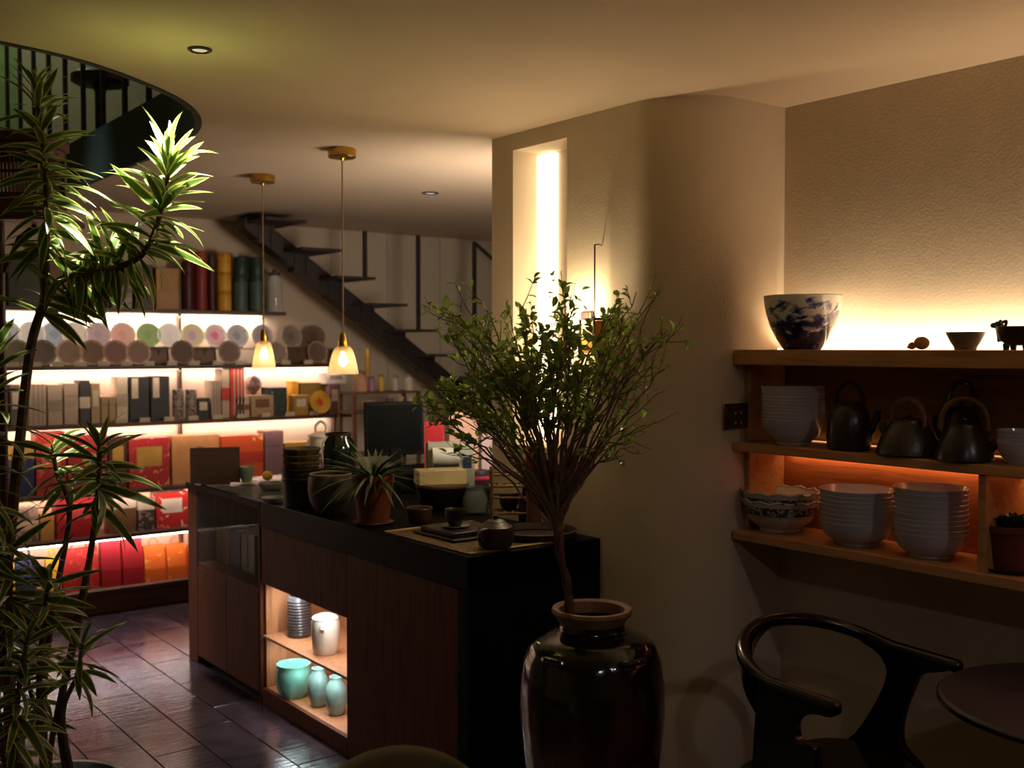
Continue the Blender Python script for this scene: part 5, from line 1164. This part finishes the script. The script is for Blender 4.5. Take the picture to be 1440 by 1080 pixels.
# books and boxes inside the display cabinet
def cab(px0, px1, h, mat, label, name='book'):
    a_ = PX(px0, 780, XC + .1).y; b_ = PX(px1, 780, XC + .1).y; ymn, ymx = min(a_, b_), max(a_, b_)
    g = thing(name, label, name.replace('_', ' '), (XC + .1, (ymn + ymx) / 2, .5)); w2 = (ymx - ymn) / 2 - .002
    obj('cover', MB().box((0, -w2, 0), (.14, -w2 + .004, h)).box((0, w2 - .004, 0), (.14, w2, h)).box((0, -w2 + .004, 0), (.004, w2 - .004, h)), mat, g)
    obj('pages', MB().box((.0045, -w2 + .0045, .003), (.136, w2 - .0045, h - .003)), paperw, g)
cab(295, 322, .165, cl('mustard_dark', (150, 116, 50)), 'thick mustard book inside the glass topped cabinet')
cab(323, 338, .175, navy, 'navy book inside the glass topped cabinet')
cab(339, 348, .18, cl('moss', (96, 106, 60)), 'moss green book beside the navy book in the cabinet')
cab(349, 358, .185, cl('moss2', (112, 118, 80)), 'pale green book at the right in the cabinet')

# ------------------------------------------------------------------ things on the counter
p = oncounter(303, 681); s = mpp(p)
g = thing('menu_board', 'brown wooden board standing at the far end of the counter', 'board', p, -.35)
obj('panel', MB().box((-34*s, -.008, .006), (34*s, .008, 52*s)), wood('board_wood', srgb(52, 30, 18), srgb(72, 42, 26), .5, 'X'), g, rot=(R(-6), 0, 0), bev=.002)
obj('foot', MB().box((-20*s, -.03, 0), (20*s, .03, .008)), darkred, g)
dark_cer = pm('dark_ceramic', srgb(40, 34, 32), .35, var=.3, scale=14)
def cup(name, label, px, py, w_, h_, mat, foot=.6, saucer=None, cat='cup', z=HC):
    p = oncounter(px, py, z); s = mpp(p); r = w_*s/2; h = h_*s
    g = thing(name, label, cat, p)
    o_ = 0
    if saucer:
        obj('saucer', MB().lathe([(0, 0), (r*.8, 0), (r*1.35, .006), (r*1.33, .008), (r*.8, .0035), (0, .0035)], 28), saucer, g); o_ = .004
    pr = [(a, b + o_) for a, b in cup_prof(r, h, foot)]
    obj('cup_body', MB().lathe(pr, 28), mat, g)
    obj('foot_ring', MB().lathe([(r*foot*.7, o_), (r*foot, o_), (r*foot*1.02, o_ + .003), (r*foot*.7, o_ + .003)], 28), mat, g)
    return g
sage = cl('sage', (140, 160, 140), rough=.3); grey_d = cl('dish_grey', (150, 146, 142), rough=.3)
cup('tea_bowl', 'pale green tea bowl on a saucer beside the wooden board', 347, 679, 22, 22, sage, .55, cl('offwhite', (214, 206, 196)))
cup('dish', 'pale grey shallow dish in front of the green tea bowl', 381, 688, 36, 10, grey_d, .7, None, 'dish')
cup('dish', 'grey flat dish lying at the front edge of the counter', 384, 706, 34, 7, grey_d, .75, None, 'dish')
p = oncounter(376, 676); s = mpp(p)
g = thing('lemon', 'yellow lemon on the counter behind the grey dish', 'fruit', (p.x, p.y, HC)); 
obj('body', MB().ell((0, 0, 7*s), (7*s, 9*s, 7*s), 18, 10).ell((0, 9*s, 7*s), (2*s, 2.5*s, 2*s), 8, 6), cl('lemon', (236, 186, 30), rough=.4), g)
obj('stem_end', MB().tube([(0, -8.6*s, 7*s), (0, -10.5*s, 7.2*s)], 1.1*s, 6), cl('moss', (96, 106, 60)), g)
# black pot with stacked brown bowls
p = oncounter(425, 712); s = mpp(p)
g = thing('black_pot', 'wide black pot at the left of the counter plants', 'pot', p)
obj('body', MB().lathe([(0, 0), (24*s, 0), (26*s, 2*s), (27*s, 30*s), (29*s, 52*s), (30*s, 54*s), (28*s, 54*s), (25*s, 50*s), (0, 48*s)], 36), pm('black_clay', srgb(20, 16, 16), .45, var=.3), g)
obj('rim_band', MB().lathe([(27.6*s, 36*s), (28.4*s, 37*s), (28.8*s, 41*s), (28*s, 42*s)], 36), pm('black_clay2', srgb(34, 28, 30), .35), g)
bw = pm('woven_brown', srgb(84, 68, 44), .75, var=.4, scale=50, bump=.4)
for k in range(3):
    me = MB().lathe([(0, 0), (20*s, 0), (24*s, 3*s), (27*s, 10*s), (26*s, 11*s), (22*s, 6*s), (0, 4*s)], 32)
    o = obj('woven_bowl', me, bw, None, (p.x, p.y, HC + (54 + 9*k)*s)); tag(o, 'brown woven bowl, %s of three stacked on the black pot' % ('bottom', 'middle', 'top')[k], 'bowl', 'woven bowls on the pot')
p = oncounter(452, 690); s = mpp(p)
g = thing('white_teapot', 'white teapot lid with a loop handle behind the woven bowls', 'teapot', (p.x, p.y, HC))
obj('body', MB().lathe([(0, 0), (20*s, 0), (24*s, 10*s), (25*s, 40*s), (20*s, 70*s), (16*s, 76*s), (14*s, 76*s), (0, 74*s)], 32), wc, g)
obj('lid', MB().lathe([(0, 84*s), (8*s, 83*s), (18*s, 79*s), (19*s, 76.5*s), (0, 76.3*s)], 32), wc, g)
obj('loop_handle', MB().tube(crom([(-7*s, 0, 82*s), (-7*s, 0, 92*s), (0, 0, 98*s), (7*s, 0, 92*s), (7*s, 0, 82*s)], 5), 2.2*s, 8), wc, g, rot=(0, 0, -YAW))
p = oncounter(476, 700); s = mpp(p)
g = thing('green_glass_jar', 'tall dark green glass jar behind the dark ceramic pot', 'jar', (p.x, p.y, HC))
obj('body', MB().lathe([(0, 0), (20*s, 0), (24*s, 5*s), (25*s, 66*s), (22*s, 80*s), (18*s, 86*s), (18*s, 91*s), (16*s, 91*s), (16*s, 85*s), (22*s, 66*s), (21*s, 6*s), (0, 4*s)], 36), pm('bottle_glass', srgb(16, 26, 18), .08, var=.2, coat=.6), g)
obj('rim', MB().lathe([(17.6*s, 88*s), (19*s, 89*s), (19*s, 92*s), (16*s, 92*s)], 36), pm('jar_rim', srgb(60, 40, 34), .3), g)
p = oncounter(465, 722); s = mpp(p)
g = thing('ceramic_pot', 'dark grey round ceramic planter left of the terracotta pot', 'pot', p)
obj('body', MB().lathe([(0, 0), (18*s, 0), (20*s, 2*s), (29*s, 18*s), (32*s, 34*s), (31*s, 50*s), (29*s, 55*s), (27*s, 55*s), (28*s, 46*s), (0, 44*s)], 40), pm('grey_planter', srgb(66, 58, 52), .5, var=.2, scale=20), g)
obj('rim', MB().lathe([(27*s, 55*s), (29.4*s, 54*s), (30*s, 56.5*s), (27.5*s, 57.5*s), (26*s, 56*s)], 40), pm('rim_tan', srgb(120, 104, 78), .6), g)
p = oncounter(525, 737); s = mpp(p)
g = thing('terracotta_plant', 'spiky green plant in a terracotta pot on the counter', 'plant', p)
obj('pot', MB().lathe([(0, 2*s), (20*s, 2*s), (22*s, 4*s), (29*s, 58*s), (30*s, 60*s), (30*s, 70*s), (27*s, 70*s), (26*s, 60*s), (0, 58*s)], 36), terra, g)
obj('saucer', MB().lathe([(0, 0), (24*s, 0), (29*s, 4*s), (28*s, 5*s), (23*s, 1.8*s), (0, 1.8*s)], 32), terra, g)
obj('soil', MB().lathe([(0, 64*s), (26.5*s, 62*s), (26*s, 60*s), (0, 60*s)], 24), soil, g)
rg = random.Random(9); spk = pm('spiky_green', srgb(62, 84, 46), .45, var=.4, scale=25)
for k in range(72):
    az = k * 2.39996; el = R(rg.uniform(0, 75)); mb = MB()
    leaf_blade(mb, (0, 0, 0), (math.cos(az)*math.cos(el), math.sin(az)*math.cos(el), math.sin(el)), (0, 0, 1), rg.uniform(45, 92)*s, 4.5*s, 6, .5, .3)
    obj('leaf', mb, spk, g, (5*s*math.cos(az), 5*s*math.sin(az), 64*s))
# black till
p = oncounter(556, 690); s = mpp(p)
g = thing('cash_register', 'black cash register screen standing on the counter', 'cash register', (p.x, p.y, HC), -.25)
obj('base', MB().box((-38*s, -.08, 0), (38*s, .1, 26*s)), black2, g, bev=.006)
obj('neck', MB().box((-8*s, -.01, 26*s), (8*s, .03, 60*s)), black2, g, bev=.003)
obj('screen', MB().box((-43*s, -.016, 50*s), (43*s, .016, 126*s)), pm('till_shell', srgb(14, 15, 15), .6, spec=.1), g, bev=.006, rot=(R(-4), 0, 0))
obj('screen_glass', MB().box((-39*s, -.0175, 55*s), (39*s, -.0162, 121*s)), pm('till_glass', srgb(8, 11, 10), .6, spec=.05), g, rot=(R(-4), 0, 0))
# stool-like black tray and tissue box, printer
p = oncounter(622, 716); s = mpp(p)
g = thing('black_tub', 'round black tub carrying the cream tissue box', 'tub', p)
obj('body', MB().lathe([(0, 0), (26*s, 0), (30*s, 4*s), (37*s, 30*s), (38*s, 33*s), (0, 33*s)], 40), pm('black_clay', srgb(20, 16, 16), .45), g)
obj('wooden_lid', MB().lathe([(0, 37*s), (36*s, 37*s), (38*s, 36*s), (38*s, 33.2*s), (0, 33.2*s)], 40), wood('lid_wood', srgb(70, 48, 34), srgb(96, 66, 46), .5, 'X'), g)
zt = HC + 37*s
b_ = thing('tissue_box', 'cream tissue box on the round black tub', 'box', (p.x - .01, p.y, zt), -.35)
obj('body', MB().box((-34*s, -18*s, 0), (34*s, 18*s, 20*s)), cl('cream_card', (216, 200, 150)), b_, bev=.002)
obj('tissue', MB().box((-20*s, -5*s, 20.1*s), (20*s, 5*s, 21*s)), cl('offwhite', (214, 206, 196)), b_)
p = oncounter(628, 700); s = mpp(p)
g = thing('receipt_printer', 'pale grey green receipt printer with a white paper roll', 'printer', (p.x + .1, p.y + .12, HC), -.5)
pg = cl('printer_grey', (150, 152, 132), rough=.5); s *= 1.05
prf = [(-.07, 0), (.09, 0), (.09, 44*s), (.08, 62*s), (.05, 70*s), (.0, 72*s), (-.03, 66*s), (-.06, 40*s), (-.07, 34*s)]
obj('body', MB().prism(prf, -32*s, 32*s, 'x'), pg, g, bev=.006)
obj('paper_roll', MB().tube([(-26*s, -.055, 50*s), (10*s, -.055, 50*s)], 15*s, 28), cl('roll_white', (222, 222, 204)), g)
obj('button_panel', MB().box((16*s, -.066, 36*s), (28*s, -.058, 52*s)), cl('panel_blue', (50, 64, 84)), g)
obj('stand', MB().box((-30*s, -.06, -.0), (30*s, .08, .0005)), black2, g)
# cards standing behind
def card(px0, px1, y0, yb, mat, label, name='display_card', tm=None):
    p = oncounter((px0 + px1) / 2, yb); s = mpp(p); w2 = (px1 - px0)*s/2; h = (yb - y0)*s
    g = thing(name, label, 'card', (p.x, p.y, HC), -.5)
    obj('panel', MB().box((-w2, -.003, 0), (w2, .003, h)), mat, g, bev=.001)
    obj('easel', MB().prism([(0, 0), (.06, 0), (0, h * .6)], -.004, .004, 'x'), cl('cream_card', (216, 200, 150)), g, (0, .0035, 0))
    if tm: obj('printed_panel', MB().box((-w2*.8, -.0045, h*.3), (w2*.8, -.0032, h*.9)), tm, g)
card(597, 625, 592, 672, cl('signal_red', (200, 30, 40)), 'bright red card standing behind the printer', tm=patt('card_red', srgb(196, 26, 36), srgb(214, 140, 110), 40, .66))
card(632, 673, 578, 672, cl('salmon', (222, 172, 144)), 'tall salmon pink card behind the tree branches', tm=patt('card_pink', srgb(224, 178, 152), srgb(176, 90, 80), 60, .64))
card(677, 692, 610, 670, cl('pale_pink', (220, 188, 190)), 'narrow pale pink card next to the pillar')
# round case with a pink stripe
p = oncounter(673, 690); s = mpp(p)
g = thing('round_tin', 'round dark tin with a bright pink stripe beside the pillar', 'tin', (p.x, p.y, HC))
obj('body', MB().lathe([(0, 0), (19*s, 0), (20*s, 2*s), (20*s, 22*s), (17*s, 29*s), (0, 31*s)], 36), cl('tin_plum', (64, 50, 54), rough=.35), g)
obj('pink_stripe', MB().lathe([(20.1*s, 17*s), (20.6*s, 17.4*s), (20.6*s, 21.4*s), (20.1*s, 22*s)], 36), cl('hot_pink', (226, 60, 100), rough=.4), g)
# tea set in front
mat_p = [oncounter(538, 747), oncounter(660, 781), oncounter(757, 767), oncounter(655, 728)]
g = thing('tea_mat', 'woven bamboo tea mat with patterned border at the near counter corner', 'mat', (1.97, 2.8, HC))
mx0, mx1, my0, my1 = XC + .015, XC + .40, YC0 + .012, YC0 + .55
mm = patt('bamboo_mat', srgb(118, 94, 52), srgb(70, 50, 30), 60, .5)
obj('woven_panel', MB().box((mx0 - 1.97, my0 - 2.8, .0005), (mx1 - 1.97, my1 - 2.8, .005)), mm, g)
for q in range(2): obj('border', MB().box((mx0 - 1.97, (my0 if q == 0 else my1 - .02) - 2.8, .0052), (mx1 - 1.97, (my0 + .02 if q == 0 else my1) - 2.8, .0075)), cl('bamboo_tan', (172, 142, 90)), g)
zt = HC + .0078
p = PZ(634, 762, zt); s = mpp(p)
g = thing('tea_tray', 'dark square tea tray on the bamboo mat', 'tray', (XC + .19, YC0 + .33, zt))
obj('base', MB().box((-.11, -.13, 0), (.11, .13, .008)), dark_cer, g, bev=.002)
obj('raised_top', MB().box((-.095, -.105, .0082), (.095, .105, .026)), dark_cer, g, bev=.004)
zq = zt + .0265
p = PZ(640, 742, zq)
cup('tea_cup', 'round black tea cup on a pale saucer on the tea tray', 640, 741, 30, 24, pm('black_cup', srgb(34, 32, 30), .3), .55, cl('pewter', (120, 118, 112), rough=.35), z=zq)
cup('tea_bowl', 'brown low tea bowl left of the tea tray', 590, 735, 38, 22, pm('brown_bowl', srgb(70, 50, 40), .4, var=.2), .7)
p = PZ(697, 770, zt); s = mpp(p)
g = thing('clay_teapot', 'small dark clay teapot on the near corner of the bamboo mat', 'teapot', p, 0)
cp = pm('clay_dark', srgb(52, 42, 36), .45, var=.25)
obj('body', MB().lathe([(0, 0), (18*s, 0), (24*s, 4*s), (27*s, 16*s), (24*s, 30*s), (14*s, 37*s), (12*s, 37*s), (0, 36*s)], 36), cp, g)
obj('lid', MB().lathe([(0, 47*s), (4*s, 46*s), (4.5*s, 43*s), (3*s, 41*s), (12*s, 39*s), (14*s, 37.3*s), (0, 37.2*s)], 28), cp, g)
obj('spout', MB().tube(crom([(22*s, 6*s, 14*s), (33*s, 9*s, 22*s), (38*s, 11*s, 32*s)], 5), [6*s]*4 + [4.5*s]*4 + [3.2*s]*3, 10), cp, g)
obj('handle', MB().tube(crom([(-20*s, -8*s, 28*s), (-34*s, -12*s, 28*s), (-37*s, -13*s, 18*s), (-24*s, -9*s, 9*s)], 5), 2.8*s, 8), cp, g)
p = oncounter(668, 722); s = mpp(p)
g = thing('glass_pitcher', 'small glass pitcher behind the clay teapot', 'pitcher', p)
obj('body', MB().lathe([(0, 0), (14*s, 0), (17*s, 3*s), (18*s, 22*s), (13*s, 33*s), (14*s, 38*s), (13*s, 38*s), (12*s, 33*s), (16.5*s, 22*s), (15.5*s, 4*s), (0, 2*s)], 30), glass('pitcher_glass', (.5, .55, .55), .05, .78), g)
obj('handle', MB().tube(crom([(13*s, 0, 34*s), (24*s, 0, 32*s), (24*s, 0, 16*s), (17*s, 0, 12*s)], 5), 2*s, 8), glass('pitcher_glass'), g)
# bamboo rack beside the pillar
p = oncounter(716, 741); s = mpp(p)
bam = pm('bamboo', srgb(116, 90, 54), .5, var=.3, scale=40)
g = thing('bamboo_rack', 'little bamboo rack with cross bars beside the pillar', 'rack', (min(p.x, 2.40), p.y, HC), -.6)
for sx in (-1, 1):
    for sy in (-1, 1): obj('post', MB().tube([(sx*25*s, sy*.05, 0), (sx*25*s, sy*.05, 84*s)], 2.2*s, 8), bam, g)
for zz in (22, 44, 60, 76):
    for sy in (-1, 1): obj('bar', MB().tube([(-27*s, sy*.05, zz*s), (27*s, sy*.05, zz*s)], 1.6*s, 8), bam, g)
for zz in (20, 58):
    for k in range(5): obj('slat', MB().box((-24*s + k*12*s - 4*s, -.05, zz*s), (-24*s + k*12*s + 4*s, .05, zz*s + 1.5*s)), bam, g)
cup('tea_bowl', 'small dark tea bowl standing in the bamboo rack', 716, 716, 30, 20, dark_cer, .6, None, 'bowl', HC + 22*s)
# red bottle and lantern
p = oncounter(748, 738); s = mpp(p)
g = thing('red_bottle', 'slim dark red bottle between the rack and the tree trunk', 'bottle', (min(p.x, 2.45), p.y, HC))
obj('body', MB().lathe([(0, 0), (8*s, 0), (8.5*s, 2*s), (8.5*s, 34*s), (4*s, 46*s), (3.4*s, 56*s), (4*s, 57*s), (0, 58*s)], 24), cl('wine_red', (92, 22, 20), rough=.2), g)
obj('cap', MB().lathe([(0, 64*s), (3.8*s, 64*s), (4.2*s, 57*s), (3.5*s, 56.8*s)], 20), dk, g)
p = oncounter(758, 742); s = mpp(p)
g = thing('red_canister', 'brown canister with a red lid standing behind the tree trunk', 'canister', (min(p.x, 2.44), p.y, HC))
obj('body', MB().lathe([(0, 0), (11*s, 0), (11*s, 82*s), (0, 82*s)], 28), cl('canister_brown', (96, 56, 36)), g)
obj('lid', MB().lathe([(10*s, 82.2*s), (11.6*s, 82.4*s), (11.6*s, 108*s), (9*s, 111*s), (0, 111*s)], 28), cl('signal_red2', (150, 28, 26)), g)
p = PZ(800, 755, HC)
g = thing('wicker_tray', 'shallow dark wicker tray at the right end of the counter', 'tray', (2.33, YC0 + .14, HC))
wk = pm('dark_wicker', srgb(52, 36, 26), .7, var=.4, scale=60, bump=.4)
obj('tray_bottom', MB().lathe([(0, 0), (.11, 0), (.125, .006), (.11, .006), (0, .006)], 36), wk, g)
obj('tray_rim', MB().lathe([(.118, .004), (.132, .006), (.142, .03), (.136, .032), (.124, .01)], 36), wk, g)

# ------------------------------------------------------------------ remaining room light
lamp('pillar_back_light', 'AREA', (2.9, 3.46, 1.75), 26, (1, .84, .68), pillar, (.3, 1, .4), shape='RECTANGLE', size=.35, size_y=.8)
obj('light_tape', MB().box((2.83, 3.405, 1.35), (2.87, 3.413, 2.15)), emis('tape_back', (1, .84, .68), 3), pillar)
lamp('stairwell_light', 'SPOT', (.9, 5.2, 4.7), 700, (.84, .92, 1), None, (.17, .06, -1), spot_size=R(18), spot_blend=.5, shadow_soft_size=.08)
